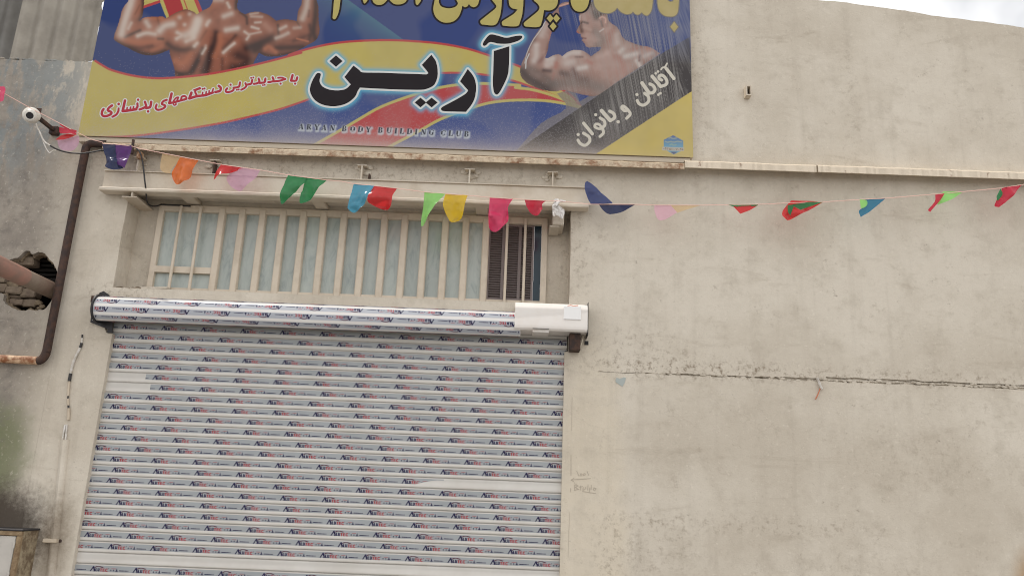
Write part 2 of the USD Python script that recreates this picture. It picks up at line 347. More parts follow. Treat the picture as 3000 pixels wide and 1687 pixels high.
def flag_mat(name, c, tr=0.62, see=0.0):
    nd = {'d': ('diffuse_bsdf', {'color': c}), 't': ('translucent_bsdf', {'color': c}), 'm': ('mix_closure', {'fac': tr}),
          'gl': ('glossy_bsdf', {'color': (0.8, 0.8, 0.8), 'roughness': 0.18}), 'fr': ('fresnel', {'IOR': 1.42}), 'm2': ('mix_closure', {})}
    lk = [('d.BSDF', 'm.closure1'), ('t.BSDF', 'm.closure2'), ('m.closure', 'm2.closure1'), ('gl.BSDF', 'm2.closure2'), ('fr.fac', 'm2.fac')]
    out = 'm2.closure'
    if see:
        nd['tp'] = ('transparent_bsdf', {'color': tuple(0.55 + 0.45 * v for v in c)}); nd['m3'] = ('mix_closure', {'fac': see})
        lk += [('m2.closure', 'm3.closure1'), ('tp.BSDF', 'm3.closure2')]; out = 'm3.closure'
    mat(name, nd, lk, surface=out)
for nm, c, see in (('flag_navy', (26, 38, 80), 0), ('flag_blue_dark', (58, 70, 120), 0), ('flag_purple', (92, 42, 120), 0), ('flag_beige', (214, 186, 142), 0.45), ('flag_orange', (236, 116, 52), 0.05),
               ('flag_red', (206, 42, 46), 0.0), ('flag_crimson', (196, 30, 62), 0.0), ('flag_mauve', (206, 164, 190), 0.3), ('flag_green', (36, 128, 74), 0), ('flag_blue', (78, 158, 190), 0), ('flag_lime', (150, 218, 120), 0.1),
               ('flag_yellow', (232, 188, 50), 0.0), ('flag_pink', (222, 62, 108), 0), ('flag_rose', (222, 178, 196), 0.25), ('flag_teal', (44, 122, 156), 0)):
    flag_mat(nm, alb(*c, k=1.15), see=max(see, 0.08))

# ================================================================ SETTING
g = trimesh.Trimesh([[-150, -150, 0], [150, -150, 0], [150, 150, 0], [-150, 150, 0]], [[0, 1, 2], [0, 2, 3]], process=False)
obj('ground', g, 'ground', kind='structure')

XL, XR = -3.176, 0.392           # recess above the shutter
SOF = 3.865                      # soffit height
SX0, SX1 = -3.117, 0.363         # shutter opening
SPLIT = -3.535                   # where the side wall meets the facade
# ---- facade
top = [(6.6, 0.0), (6.6, 5.12)]
for x, z in ((4.241, 5.639), (3.934, 5.681), (3.71, 5.705), (3.462, 5.728), (3.239, 5.771), (2.922, 5.805), (2.741, 5.831), (2.468, 5.847), (0.0, 5.97), (-3.655, 6.15)):
    top.append((x, z))
edge = []
for a, b in zip(top[1:-1], top[2:]):
    edge += list(rough_line(*a, *b, step=0.025, amp=0.008, seed=len(edge)))[:-1]
edge.append(top[-1])
jl = rough_line(XL, 2.93, XL, SOF, 0.03, 0.006, 3); jr = rough_line(XR, SOF, XR, 2.68, 0.03, 0.005, 5)
outer = [(6.6, 0.0)] + [tuple(p) for p in edge] + [(-3.655, 5.0), (SPLIT, 5.0), (SPLIT, 0.0), (SX0, 0.0)] + [tuple(p) for p in rough_line(SX0, 0.0, SX0, 2.685, 0.04, 0.002, 9)] \
    + [(-3.165, 2.69)] + [tuple(p) for p in rough_line(-3.165, 2.69, -3.20, 2.76, 0.02, 0.006, 8)] + [(XL, 2.90)] + [tuple(p) for p in jl] + [tuple(p) for p in jr] + [(SX1, 2.675)] + [tuple(p) for p in rough_line(SX1, 2.675, SX1, 0.0, 0.04, 0.002, 12)][1:]
facade = Polygon(outer).buffer(0)
gz = []
for a, b in (((0.62, 2.534), (2.35, 2.548)), ((2.35, 2.560), (4.2, 2.554)), ((4.2, 2.554), (6.6, 2.554))):
    gz += list(rough_line(*a, *b, step=0.018, amp=0.010, seed=21 + len(gz)))
gb = list(rough_line(6.6, 2.508, 0.62, 2.530, step=0.018, amp=0.009, seed=77))
groove = Polygon([tuple(p) for p in gz] + [tuple(p) for p in gb]).buffer(0)
wall = thing('facade_wall', 'cream plastered shop wall with dirt stains, a long cracked joint and a ragged sloping top edge', 'wall')
obj('render', extr(facade.difference(groove), 0.0, 0.018), 'plaster', wall)
obj('masonry', extr(facade, 0.0185, 0.38), 'plaster', wall)
lip = [bx(2.3, 6.6, 0.007, 0.018, 2.534, 2.546, 0.003)]
for _ in range(200):
    x = 0.9 + 3.6 * rng.random() ** 1.2
    lip.append(sph((x, 0.003 + 0.012 * rng.random(), 2.530 + 0.006 * (x > 1.9) + (rng.random() - .5) * 0.030), 0.005 + 0.010 * rng.random(), (1.7, .7, .8), 1))
obj('joint_filler', lip, 'plaster', wall, kind='stuff')
# recess lining: back wall round the window, soffit
back = sbox(XL - 0.05, 2.6, XR + 0.05, SOF + 0.1).difference(sbox(-3.0, 3.07, 0.213, 3.816))
obj('recess_back', extr(back, 0.205, 0.30), 'plaster', wall)
obj('soffit', bx(XL + 0.004, XR - 0.004, 0.004, 0.204, SOF - 0.004, SOF + 0.08), 'plaster', wall)
sill = bx(XL, XR, 0.0, 0.21, 2.95, 3.05)
obj('sill', sill, 'plaster', wall)
chip = zm([(1358, 985), (1370, 962), (1400, 975), (1440, 960), (1462, 965), (1450, 1010), (1428, 1052), (1395, 1030), (1362, 1010)], 1400, 820, 3.37)
P = un(*np.array(chip).T, 0.0)
obj('paint_chip', sheet(Polygon(P[:, [0, 2]]), -0.003), 'chip_blue', wall, label='small pale blue patch of bare paint under the joint')
# pencil notes on the wall beside the shutter
pen = []
def pencil(pts, w=0.0035):
    q = zm(pts, 1600, 1000, 1.84); p = un(*np.array(q).T, 0.0)[:, [0, 2]]
    pen.append(LineString(p).buffer(w / 2))
pencil([(165, 697), (176, 722)]); pencil([(186, 712), (182, 722), (192, 722), (194, 712), (186, 711)]); pencil([(203, 711), (199, 721), (209, 721), (211, 711), (203, 710)]); pencil([(220, 696), (229, 720)])
pencil([(240, 737), (134, 745)]); pencil([(150, 735), (134, 745), (150, 755)]); pencil([(134, 610), (134, 720)]); pencil([(132, 790), (133, 810)]); pencil([(140, 300), (137, 480)], 0.002); pencil([(126, 920), (118, 1160)], 0.002)
pencil([(155, 770), (152, 800)]); pencil([(155, 770), (172, 776), (158, 785), (175, 795), (153, 800)]); pencil([(186, 776), (184, 800)]); pencil([(180, 783), (198, 780)]); pencil([(200, 785), (198, 800), (210, 795), (214, 784)]); pencil([(226, 770), (224, 800)])
pencil([(236, 786), (232, 812)]); pencil([(244, 772), (242, 798)]); pencil([(258, 788), (254, 798), (264, 800), (270, 792), (260, 787)]); pencil([(195, 806), (268, 818)])
obj('pencil_writing', sheet(unary_union(pen), -0.002), 'pencil', wall, label='faint pencil figures and a left arrow on the wall')

# ---- old wall on the left with a broken hole
hz = zm([(180, 290), (240, 270), (300, 250), (370, 235), (420, 190), (480, 130), (540, 95), (600, 110), (640, 160), (700, 160), (780, 125), (880, 150), (940, 210), (1040, 310), (1100, 400), (1150, 520), (1165, 640), (1140, 720), (1110, 800), (1110, 880), (1100, 950), (1050, 1080), (1000, 1170), (900, 1280),
          (800, 1290), (720, 1310), (600, 1290), (500, 1310), (380, 1300), (280, 1260), (180, 1210), (110, 1160), (60, 1100), (90, 990), (20, 960), (-150, 960), (-230, 700), (-160, 480), (0, 420), (90, 340)], 0, 720, 6.9)
hp = un(*np.array([p[:2] for p in curve(hz, 3, True)]).T, 0.0)[:, [0, 2]]
hp = hp + (np.array([meshkit.noise(np.append(p * 60, 1.0)) for p in hp])[:, None] - 0.5) * 0.008
hole = Polygon(hp).buffer(0)
side = Polygon([(-6.5, 0), (SPLIT - 0.001, 0), (SPLIT - 0.001, 5.0)] + [tuple(p) for p in rough_line(SPLIT, 5.0, -6.5, 5.01, 0.02, 0.012, 31)])
lw = thing('side_wall', 'grey weathered wall with old blue paint, soot and a ragged hole showing bricks', 'wall')
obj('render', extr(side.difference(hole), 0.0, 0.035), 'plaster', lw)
hi = np.array(hole.exterior.coords)[:-1]; hc = hi.mean(0)
hi = hi + (hc - hi) / np.linalg.norm(hc - hi, axis=1)[:, None] * (0.006 + 0.020 * rng.random(len(hi)))[:, None]
obj('broken_edge', extr(hole.buffer(0.02).difference(Polygon(hi).buffer(0)), 0.0355, 0.10), 'rubble', lw)
hx0, hz0, hx1, hz1 = hole.bounds
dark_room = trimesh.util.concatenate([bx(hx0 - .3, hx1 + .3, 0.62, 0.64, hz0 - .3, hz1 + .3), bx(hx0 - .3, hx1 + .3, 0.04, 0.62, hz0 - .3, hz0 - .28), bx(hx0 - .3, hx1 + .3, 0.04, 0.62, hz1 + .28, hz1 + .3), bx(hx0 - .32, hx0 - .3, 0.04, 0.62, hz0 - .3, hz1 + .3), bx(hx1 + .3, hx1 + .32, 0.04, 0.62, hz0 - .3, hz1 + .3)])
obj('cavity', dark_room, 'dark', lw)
def brick_at(z0, z1, x0, x1, y=0.03, m='brick', d=0.1):
    b = bx(x0, x1, y, y + d, z0, z1, 0.008).subdivide()
    b.vertices += (rng.random(b.vertices.shape) - 0.5) * 0.006
    obj('brick', b, m, lw)
def from_zoom(x0, y0, x1, y1, y, **k):
    a = un(x0 / 6.9, 720 + y0 / 6.9, y); b = un(x1 / 6.9, 720 + y1 / 6.9, y)
    brick_at(b[2], a[2], a[0], b[0], y, **k)
for a in ((115, 810, 415, 965, 0.035), (425, 850, 690, 1040, 0.05), (-190, 590, 85, 735, 0.035), (-160, 750, 95, 935, 0.04), (150, 990, 420, 1050, 0.055), (190, 1060, 450, 1200, 0.04), (460, 1070, 710, 1230, 0.05), (380, 200, 655, 395, 0.05), (170, 300, 370, 400, 0.045)):
    from_zoom(*a)
for k in range(8):
    from_zoom(420 + 10 * k, 245 + 95 * k, 1130, 325 + 95 * k, 0.16 + 0.01 * k, m='brick_in_shade')
rb = []
for k in range(9):
    p = un((740 + 200 * rng.random()) / 6.9, 720 + (1130 + 160 * rng.random()) / 6.9, 0.03 + 0.02 * rng.random())
    rb.append(sph(p, 0.012 + 0.010 * rng.random(), (1.2, 0.8, 0.9), 1))
obj('rubble', rb, 'rubble', lw)
mortar = [bx(hx0, un(700 / 6.9, 0, .1)[0] , 0.07, 0.16, hz0 - 0.02, un(100, 720 + 760 / 6.9, .1)[2])]
obj('mortar', mortar, 'rubble', lw)

# ---- corrugated sheets over the side wall
def corrugated(x0, x1, z0, z1, y, right_edge=None, amp=0.018, per=0.165):
    nx, nz = int((x1 - x0) / 0.012), 60
    X, Z = np.meshgrid(np.linspace(0, 1, nx), np.linspace(z0, z1, nz))
    xe = x1 + (right_edge(Z) if right_edge else 0)
    XX = x0 + X * (xe - x0); YY = y + amp * np.sin(2 * np.pi * (XX + 0.03) / per)
    v = np.stack([XX, YY, Z], -1).reshape(-1, 3); i, j = np.meshgrid(np.arange(nz - 1), np.arange(nx - 1), indexing='ij')
    q = np.stack([i * nx + j, i * nx + j + 1, (i + 1) * nx + j + 1, (i + 1) * nx + j], -1).reshape(-1, 4)
    f = np.vstack([q[:, [0, 1, 2]], q[:, [0, 2, 3]]])
    bk = v + [0, 0.0015, 0]
    return trimesh.Trimesh(np.vstack([v, bk]), np.vstack([f, f[:, ::-1] + len(v)]), process=False)
def ragged(Z):
    n = meshkit.noise(np.stack([Z * 9.0, np.zeros_like(Z), np.zeros_like(Z)], -1), 4)
    return -0.030 * np.clip((n - 0.36) * 5, 0, 1) - np.where(Z < 5.13, 0.006, 0)
obj('corrugated_sheet', corrugated(-4.40, -3.668, 5.01, 7.0, 0.020, ragged), 'steel_sheet', smooth=True, label='lighter corrugated metal sheet beside the sign, above the old blue wall', cat='metal sheet', group='corrugated sheets')
obj('corrugated_sheet', corrugated(-6.0, -4.37, 5.01, 7.0, 0.075), 'steel_sheet_dark', smooth=True, label='darker corrugated metal sheet at the far upper left corner', cat='metal sheet', group='corrugated sheets')
crumbs = []
for k in range(26):
    x = -4.6 + 0.93 * rng.random()
    crumbs.append(sph((x, 0.005 + 0.02 * rng.random(), 5.008 + 0.006 * rng.random()), 0.006 + 0.010 * rng.random(), (1.8, 1, 0.8), 1))
obj('mortar_ridge', crumbs, 'plaster', lw)

# ================================================================ SIGN
SY = -0.08
SGX0, SGX1, SGZ0, SGZ1 = -3.632, 1.362, 4.288, 5.98
def on_sign(pts, Y=SY):
    return un(*np.array([p[:2] for p in pts], float).T, Y)[:, [0, 2]]
def px2shape(pts, closed=True, n=6):
    return Polygon(on_sign(curve(pts, n, closed))).buffer(0)
zA = lambda p: zm(p, 200, 0, 6.133)
zB = lambda p: zm(p, 560, 0, 6.133)
zC = lambda p: zm(p, 1500, 0, 5.367)
zD = lambda p: zm(p, 840, 0, 3.22)
zE = lambda p: zm(p, 200, 0, 3.22)
zF = lambda p: zm(p, 1400, 0, 3.018)
def build_sign():
    step = 0.0045
    xs = np.arange(SGX0, SGX1 + step, step); zs = np.arange(SGZ0, SGZ1 + step, step)
    GX, GZ = np.meshgrid(xs, zs); n = GX.size
    W3 = np.stack([GX.ravel(), np.full(n, SY), GZ.ravel()], -1); Q = pr(W3); X, Y = Q[:, 0], Q[:, 1]
    C = np.zeros((n, 3))
    def L(*c): return np.asarray(alb(*c, k=1.12))
    def blend(mask, col, a=1.0):
        w = np.asarray(a, float) * mask
        if np.ndim(w) == 0 or np.shape(w) == (): w = np.full(n, float(w))
        C[:] = C * (1 - w[:, None]) + np.asarray(col) * w[:, None]
    def inside(pts, n_=6, closed=True):
        P = Polygon(curve(pts, n_, True)).buffer(0); shapely.prepare(P)
        x0, y0, x1, y1 = P.bounds; idx = np.nonzero((X >= x0) & (X <= x1) & (Y >= y0) & (Y <= y1))[0]
        m = np.zeros(n, bool); m[idx] = shapely.contains_xy(P, X[idx], Y[idx]); return m
    def dist(pts, R, n_=4):
        p = curve(pts, n_) if len(pts) > 2 else np.array([q[:2] for q in pts], float)
        idx = np.nonzero((X >= p[:, 0].min() - R) & (X <= p[:, 0].max() + R) & (Y >= p[:, 1].min() - R) & (Y <= p[:, 1].max() + R))[0]
        d = np.full(n, 1e9); x, y = X[idx], Y[idx]; best = np.full(len(idx), 1e9)
        for a, b in zip(p[:-1], p[1:]):
            e = b - a; t = np.clip(((x - a[0]) * e[0] + (y - a[1]) * e[1]) / (e @ e + 1e-12), 0, 1)
            best = np.minimum(best, (x - a[0] - t * e[0]) ** 2 + (y - a[1] - t * e[1]) ** 2)
        d[idx] = np.sqrt(best); return d
    def line(pts, w, col, a=1.0, soft=0.8, mask=1.0):
        d = dist(pts, w + 3); blend(np.clip((w / 2 - d) / soft + 0.5, 0, 1) * mask, L(*col), a)
    def soft(pts, w, col, a, mask):
        if len(pts) == 1: pts = [pts[0], (pts[0][0] + 0.5, pts[0][1])]
        d = dist(pts, w * 2.6); blend(np.exp(-(d / w) ** 2 * 1.3) * mask, L(*col), a)
    nz = lambda s, sx=1.0, sy=1.0, seed=0, o=3: meshkit.fbm(np.stack([X * s * sx, Y * s * sy, np.zeros(n)], -1), o, seed)
    # --- ground colours
    t = np.clip((X - 230) / 1100, 0, 1)[:, None]; C[:] = L(36, 52, 100) * (1 - t) + L(50, 63, 110) * t
    low = np.clip((Y - 250) / 130, 0, 1)[:, None]; C[:] = C * (1 - low) + L(62, 76, 122) * low
    # pale teal ray
    a, b = np.array([1005.0, -10]), np.array([1165.0, 105]); e = (b - a) / np.linalg.norm(b - a); nn = np.array([-e[1], e[0]])
    dd = (X - a[0]) * nn[0] + (Y - a[1]) * nn[1]
    blend(np.where(dd > 0, np.exp(-dd / 38.0), 0) * np.clip((215 - Y) / 120, 0, 1) * (X > 890), L(66, 104, 122), 0.9)
    # --- star-like emblem at the upper left
    YE, RE, BL = (164, 152, 88), (160, 58, 58), (46, 62, 108)
    for pts, c in (([(1340, -300, 1), (1640, -300, 1), (1640, 15, 1), (1340, 118, 1)], YE), ([(1340, 110, 1), (1640, 8, 1), (1662, 52, 1), (1340, 160, 1)], RE), ([(1645, -40, 1), (1690, -40, 1), (1815, 300, 1), (1770, 345, 1), (1655, 60, 1)], YE),
                   ([(1690, -40, 1), (2000, -40, 1), (2075, 180, 1), (1960, 260, 1), (1815, 310, 1)], (150, 50, 52)), ([(2000, -40, 1), (2250, -40, 1), (2370, 270, 1), (2300, 330, 1), (2072, 180, 1)], YE), ([(2242, -40, 1), (2310, -40, 1), (2412, 200, 1), (2362, 262, 1)], RE)):
        blend(inside(zA(pts), 1), L(*c))
    line(zA([(2065, -30), (2150, 200)]), 3.0, RE)
    # --- figure 1, seen from behind
    f1 = zA([(1085, -260), (1085, 0), (1010, 110), (960, 210), (930, 330), (900, 430), (865, 530), (835, 610), (818, 690), (840, 735), (960, 810), (1080, 870), (1180, 925), (1300, 975), (1400, 998), (1500, 1000), (1600, 985), (1700, 950), (1815, 900, 1), (1830, 1000), (1880, 1150), (1915, 1300), (1915, 1420, 1)]) \
        + zB([(300, 1420, 1), (1090, 1200, 1), (1150, 1080), (1220, 950, 1), (1280, 990), (1370, 1020), (1480, 1020), (1600, 1010), (1800, 960), (1980, 880), (2120, 800), (2230, 740), (2290, 640), (2310, 530), (2295, 420), (2290, 250), (2285, 120), (2255, 0), (2240, -260, 1), (1985, -260, 1), (1985, 0), (1985, 80), (1930, 180), (1910, 300), (1900, 385, 1),
              (1780, 360), (1640, 355), (1530, 380, 1), (1430, 300), (1330, 250), (1200, 215), (1060, 230), (970, 265, 1), (880, 215), (830, 150), (830, 70), (850, 0), (860, -260, 1), (390, -260, 1), (390, 0), (370, 70), (320, 140), (200, 200), (100, 265, 1)]) \
        + zA([(2310, 265, 1), (2250, 215), (2130, 175), (2020, 195), (1900, 250), (1800, 310), (1750, 335, 1), (1700, 305), (1560, 305), (1430, 310), (1350, 330), (1275, 375, 1), (1330, 300), (1350, 180), (1360, 80), (1365, 0), (1370, -260, 1)])
    m1 = inside(f1, 5).astype(float)
    blend(m1, L(136, 84, 66))
    rel = np.clip((X - 340) / 600, 0, 1)
    blend(m1, L(118, 72, 58), 0.5 * rel)
    fp_ = Polygon(curve(f1, 5, True)).buffer(0); ii = np.nonzero(m1 > 0)[0]
    de = np.full(n, 99.0); de[ii] = shapely.distance(fp_.boundary, shapely.points(X[ii], Y[ii]))
    blend(m1 * np.exp(-de / 7.0), L(78, 46, 38), 0.75)
    blend(m1 * np.clip((meshkit.fbm(np.stack([X * 0.05, Y * 0.05, np.zeros(n)], -1), 3, 61) - .45) * 3, 0, 1), L(96, 56, 44), 0.35)
    k = 1 / 6.133
    D1, H1, R1 = (46, 30, 30), (186, 176, 166), (160, 98, 72)
    for z, lst in ((zA, [([(1330, 330), (1500, 340), (1680, 330)], 30, R1, .7), ([(1700, 380), (1850, 340), (2050, 260)], 40, R1, .6), ([(1000, 700), (1200, 760), (1500, 760), (1700, 720)], 45, R1, .6), ([(1500, 930), (1650, 850), (1750, 780)], 40, R1, .6), ([(1930, 1100), (2050, 1150), (2150, 1050), (2200, 950)], 60, R1, .7),
                         ([(1020, 668), (1150, 612), (1290, 555)], 30, D1, .95), ([(850, 745), (980, 820), (1180, 905), (1420, 985), (1600, 975), (1740, 925)], 50, D1, .9), ([(1100, 850), (1300, 870), (1500, 830)], 40, D1, .5), ([(1620, 700), (1700, 705)], 30, D1, .8), ([(1780, 790), (1900, 870), (2080, 900), (2250, 850)], 60, D1, .85),
                         ([(2075, 690), (2130, 620)], 28, D1, .7), ([(1320, -60), (1345, 60), (1340, 220), (1290, 350)], 34, D1, .85), ([(1280, 100), (1200, 260)], 16, (100, 60, 46), .7), ([(2576, 880), (2500, 1080), (2420, 1280)], 70, D1, .8), ([(1990, 1345), (2200, 1300), (2330, 1100)], 50, D1, .85), ([(1930, 1300), (2050, 1350)], 30, D1, .7),
                         ([(2290, 250), (2200, 215)], 18, D1, .5), ([(1600, 330), (1640, 470)], 20, D1, .4), ([(2340, 780), (2480, 560)], 24, D1, .35), ([(1990, 540), (2160, 560)], 26, (150, 84, 56), .8), ([(1800, 600), (1900, 640)], 40, (140, 80, 56), .7),
                         ([(1140, -60), (1120, 60), (1060, 250), (1000, 450), (955, 620)], 72, H1, .95), ([(1080, 520), (1130, 420)], 30, H1, .6), ([(1400, 400), (1450, 480)], 46, H1, .75), ([(1250, 650), (1400, 600), (1560, 620)], 38, H1, .85), ([(1640, 560), (1740, 470), (1880, 440)], 62, H1, .9), ([(1960, 590), (2030, 640), (1950, 700)], 36, H1, .9),
                         ([(2110, 650), (2230, 570), (2300, 440), (2330, 360)], 78, H1, .95), ([(2120, 750), (2250, 690)], 36, H1, .8), ([(2180, 260)], 34, H1, .6), ([(2000, 320)], 40, H1, .6), ([(2090, 450)], 34, H1, .7), ([(2270, 830), (2300, 790)], 26, H1, .6), ([(2480, 440), (2500, 400)], 30, H1, .6), ([(2400, 940), (2470, 830)], 26, H1, .5)]),
                   (zB, [([(1000, 870), (1200, 800), (1450, 690)], 90, D1, .95), ([(850, 1000), (1000, 1080), (900, 1200), (760, 1240)], 110, D1, .9), ([(1150, 900), (1250, 850)], 80, D1, .9), ([(450, 590), (420, 760), (370, 930), (320, 1120), (270, 1320)], 58, D1, .95), ([(210, 880), (110, 1080), (20, 1280)], 46, D1, .8), ([(580, 880), (690, 770), (800, 640)], 36, D1, .75),
                         ([(560, 1060), (560, 1260)], 30, D1, .5), ([(1530, 870), (1750, 860), (2000, 850)], 66, D1, .9), ([(1250, 960), (1450, 1010), (1800, 960)], 34, D1, .8), ([(2240, 20), (2230, 300), (2200, 560), (2230, 700)], 56, D1, .95), ([(2130, 460), (2160, 600), (2120, 720)], 40, D1, .7), ([(1560, 460), (1570, 620)], 26, D1, .85), ([(1000, 320), (1005, 430)], 28, D1, .8), ([(820, -40), (805, 160)], 34, D1, .9),
                         ([(880, 230), (980, 300)], 22, D1, .7), ([(1840, 740), (2110, 640)], 40, D1, .55), ([(1900, 400), (1960, 490)], 16, D1, .6), ([(1330, 880), (1400, 850), (1520, 940)], 40, R1, .7), ([(1900, 700), (2100, 750)], 16, R1, .8), ([(1120, 570), (1230, 560)], 24, (136, 72, 54), .8), ([(420, 1020), (520, 800), (520, 640)], 50, R1, .6), ([(300, 160), (420, 60)], 60, R1, .5),
                         ([(590, 300), (720, 250)], 46, H1, .75), ([(630, 545), (830, 510)], 46, H1, .85), ([(580, 950), (680, 860), (775, 785)], 28, H1, .85), ([(1090, 490), (1210, 525)], 24, H1, .8), ([(1150, 412), (1250, 405)], 20, H1, .7), ([(1080, 300), (1270, 310)], 24, H1, .5), ([(1060, 260), (1200, 240)], 18, H1, .5), ([(1000, 710), (1035, 640), (960, 575)], 24, H1, .75), ([(1060, 620), (1250, 580)], 20, H1, .55), ([(1330, 450), (1420, 540)], 60, (160, 120, 104), .6),
                         ([(60, 830), (110, 780)], 34, H1, .7), ([(40, 640), (100, 480), (120, 400)], 78, H1, .9), ([(280, 460), (330, 380)], 32, H1, .6), ([(200, 970), (260, 870)], 22, H1, .7), ([(2090, -40), (2070, 150), (2000, 340)], 52, H1, .7), ([(2120, 200), (2110, 300)], 24, D1, .4), ([(1600, 530), (1700, 480)], 30, H1, .7), ([(1530, 690), (1640, 650), (1740, 600)], 34, H1, .65), ([(1960, 500), (1850, 510)], 30, H1, .45), ([(650, 60), (690, 140)], 26, H1, .8), ([(420, 10), (560, 10)], 40, H1, .5), ([(60, 60), (60, 60.5)], 1, H1, 0)])):
        for pts, w, col, al in lst:
            hi_ = col == H1
            if hi_: soft(z(pts), w * k * 2.6, (172, 132, 112), al * 0.35, m1)
            soft(z(pts), w * k * (1.2 if hi_ else 1.25), col, al * (0.78 if hi_ else 0.95), m1)
    # --- red and yellow ribbons
    up = zE([(255, 578), (330, 625), (410, 665), (600, 715), (800, 740), (1005, 735), (1300, 705), (1600, 650), (1900, 580), (2200, 500), (2576, 415)])[:-1] + zD([(20, 523), (180, 470), (400, 420), (600, 395), (850, 383), (1000, 383), (1200, 392), (1450, 415), (1700, 462), (1920, 530), (2130, 605)]) + zF([(400, 605), (560, 690), (700, 770), (830, 850), (912, 946)])
    lowr = zE([(150, 1300), (600, 1285), (1000, 1235), (1400, 1170), (1700, 1105), (2000, 1030), (2250, 945)]) + zD([(300, 905), (600, 825), (900, 760), (1200, 705), (1480, 690), (1700, 692), (1920, 715), (2130, 762)]) + zF([(450, 762), (640, 832), (800, 895), (912, 946)])
    u, l = curve(up, 5), curve(lowr, 5)
    u0 = np.array([[150.0, 150.0]]); l0 = np.array([[150.0, 500.0]])
    band = Polygon(np.vstack([u0, u, l[::-1], [[400, 470], [150, 520]]])).buffer(0)
    shapely.prepare(band); mb = shapely.contains_xy(band, X, Y).astype(float)
    # everything under the lower red line that is not ribbon is blue again
    under = Polygon(np.vstack([l, [[1702, 700], [300, 700]]])).buffer(0); shapely.prepare(under); mu = shapely.contains_xy(under, X, Y) & ~inside([(1390, 0, 1), (2100, 0, 1), (2100, 330, 1), (1702, 313, 1)], 1)
    grad = np.clip((Y - 250) / 130, 0, 1)[:, None]
    blue = L(54, 68, 116) * (1 - grad) + L(64, 77, 124) * grad
    w = (mu * 1.0)[:, None]; C[:] = C * (1 - w) + blue * w
    nzy = nz(0.02, seed=5)
    C[:] = C * (1 - mb[:, None]) + (L(168, 154, 88) * (0.94 + 0.12 * nzy[:, None])) * mb[:, None]
    line(up, 6.5, (163, 62, 62), soft=1.0); line(lowr, 6.0, (163, 66, 66), soft=1.0)
    yu = zD([(200, 1400), (290, 1352), (520, 1222), (700, 1115), (900, 1005), (1200, 895), (1400, 838), (1600, 803), (1800, 790), (2000, 795), (2200, 808)]) + zF([(330, 775), (450, 790), (560, 815), (700, 860), (905, 948)])
    yl = zD([(880, 1440), (970, 1385), (1250, 1237), (1450, 1127), (1700, 1035), (1900, 975), (2100, 950), (2300, 945)]) + zF([(450, 885), (600, 893), (750, 915), (905, 952)])
    cu, cl_ = curve(yu, 5), curve(yl, 5)
    rp = Polygon(np.vstack([cu, cl_[::-1]])).buffer(0); shapely.prepare(rp); mr = shapely.contains_xy(rp, X, Y).astype(float)
    blend(mr, L(160, 64, 66)); line(yu, 8.0, (168, 156, 92)); line(yl, 8.0, (168, 156, 92))
    # --- figure 2 with the head in profile
    f2 = zC([(520, 340), (430, 470), (340, 600), (270, 730), (210, 880), (150, 1010), (128, 1120), (150, 1220), (240, 1310), (400, 1390), (550, 1430), (700, 1440), (800, 1420), (950, 1450), (1150, 1500), (1350, 1500), (1640, 1300, 1), (2330, 850, 1), (2250, 790), (2150, 740), (2020, 720), (1900, 680), (1800, 640), (1740, 590), (1690, 490), (1650, 430), (1590, 390), (1520, 330), (1500, 240),
              (1470, 120), (1380, 40), (1230, 40), (1130, 110), (1080, 180), (1060, 240), (1055, 310), (1070, 380), (1045, 430), (1012, 500), (1045, 530), (1080, 545), (1085, 580), (1110, 610), (1100, 640), (1140, 690), (1170, 740), (1230, 750), (1330, 745), (1400, 745, 1), (1380, 790), (1240, 890, 1), (1180, 840), (1090, 795), (980, 790), (880, 820), (790, 890, 1), (740, 860), (660, 870), (560, 920), (520, 910, 1),
              (560, 800), (580, 680), (610, 560), (630, 500), (700, 400), (745, 250), (740, 180), (745, 125), (890, 75), (890, 35), (770, 60), (700, 150), (640, 210), (560, 300)])
    m2 = inside(f2, 5).astype(float)
    blend(m2, L(146, 116, 106))
    fq_ = Polygon(curve(f2, 5, True)).buffer(0); ii = np.nonzero(m2 > 0)[0]; de2 = np.full(n, 99.0); de2[ii] = shapely.distance(fq_.boundary, shapely.points(X[ii], Y[ii]))
    blend(m2 * np.exp(-de2 / 6.0), L(108, 80, 74), 0.7)
    blend(m2 * np.clip((meshkit.fbm(np.stack([X * 0.045, Y * 0.045, np.zeros(n)], -1), 3, 63) - .45) * 3, 0, 1), L(176, 150, 142), 0.4)
    k2 = 1 / 5.367; D2, H2, R2 = (58, 44, 46), (184, 174, 168), (150, 98, 86)
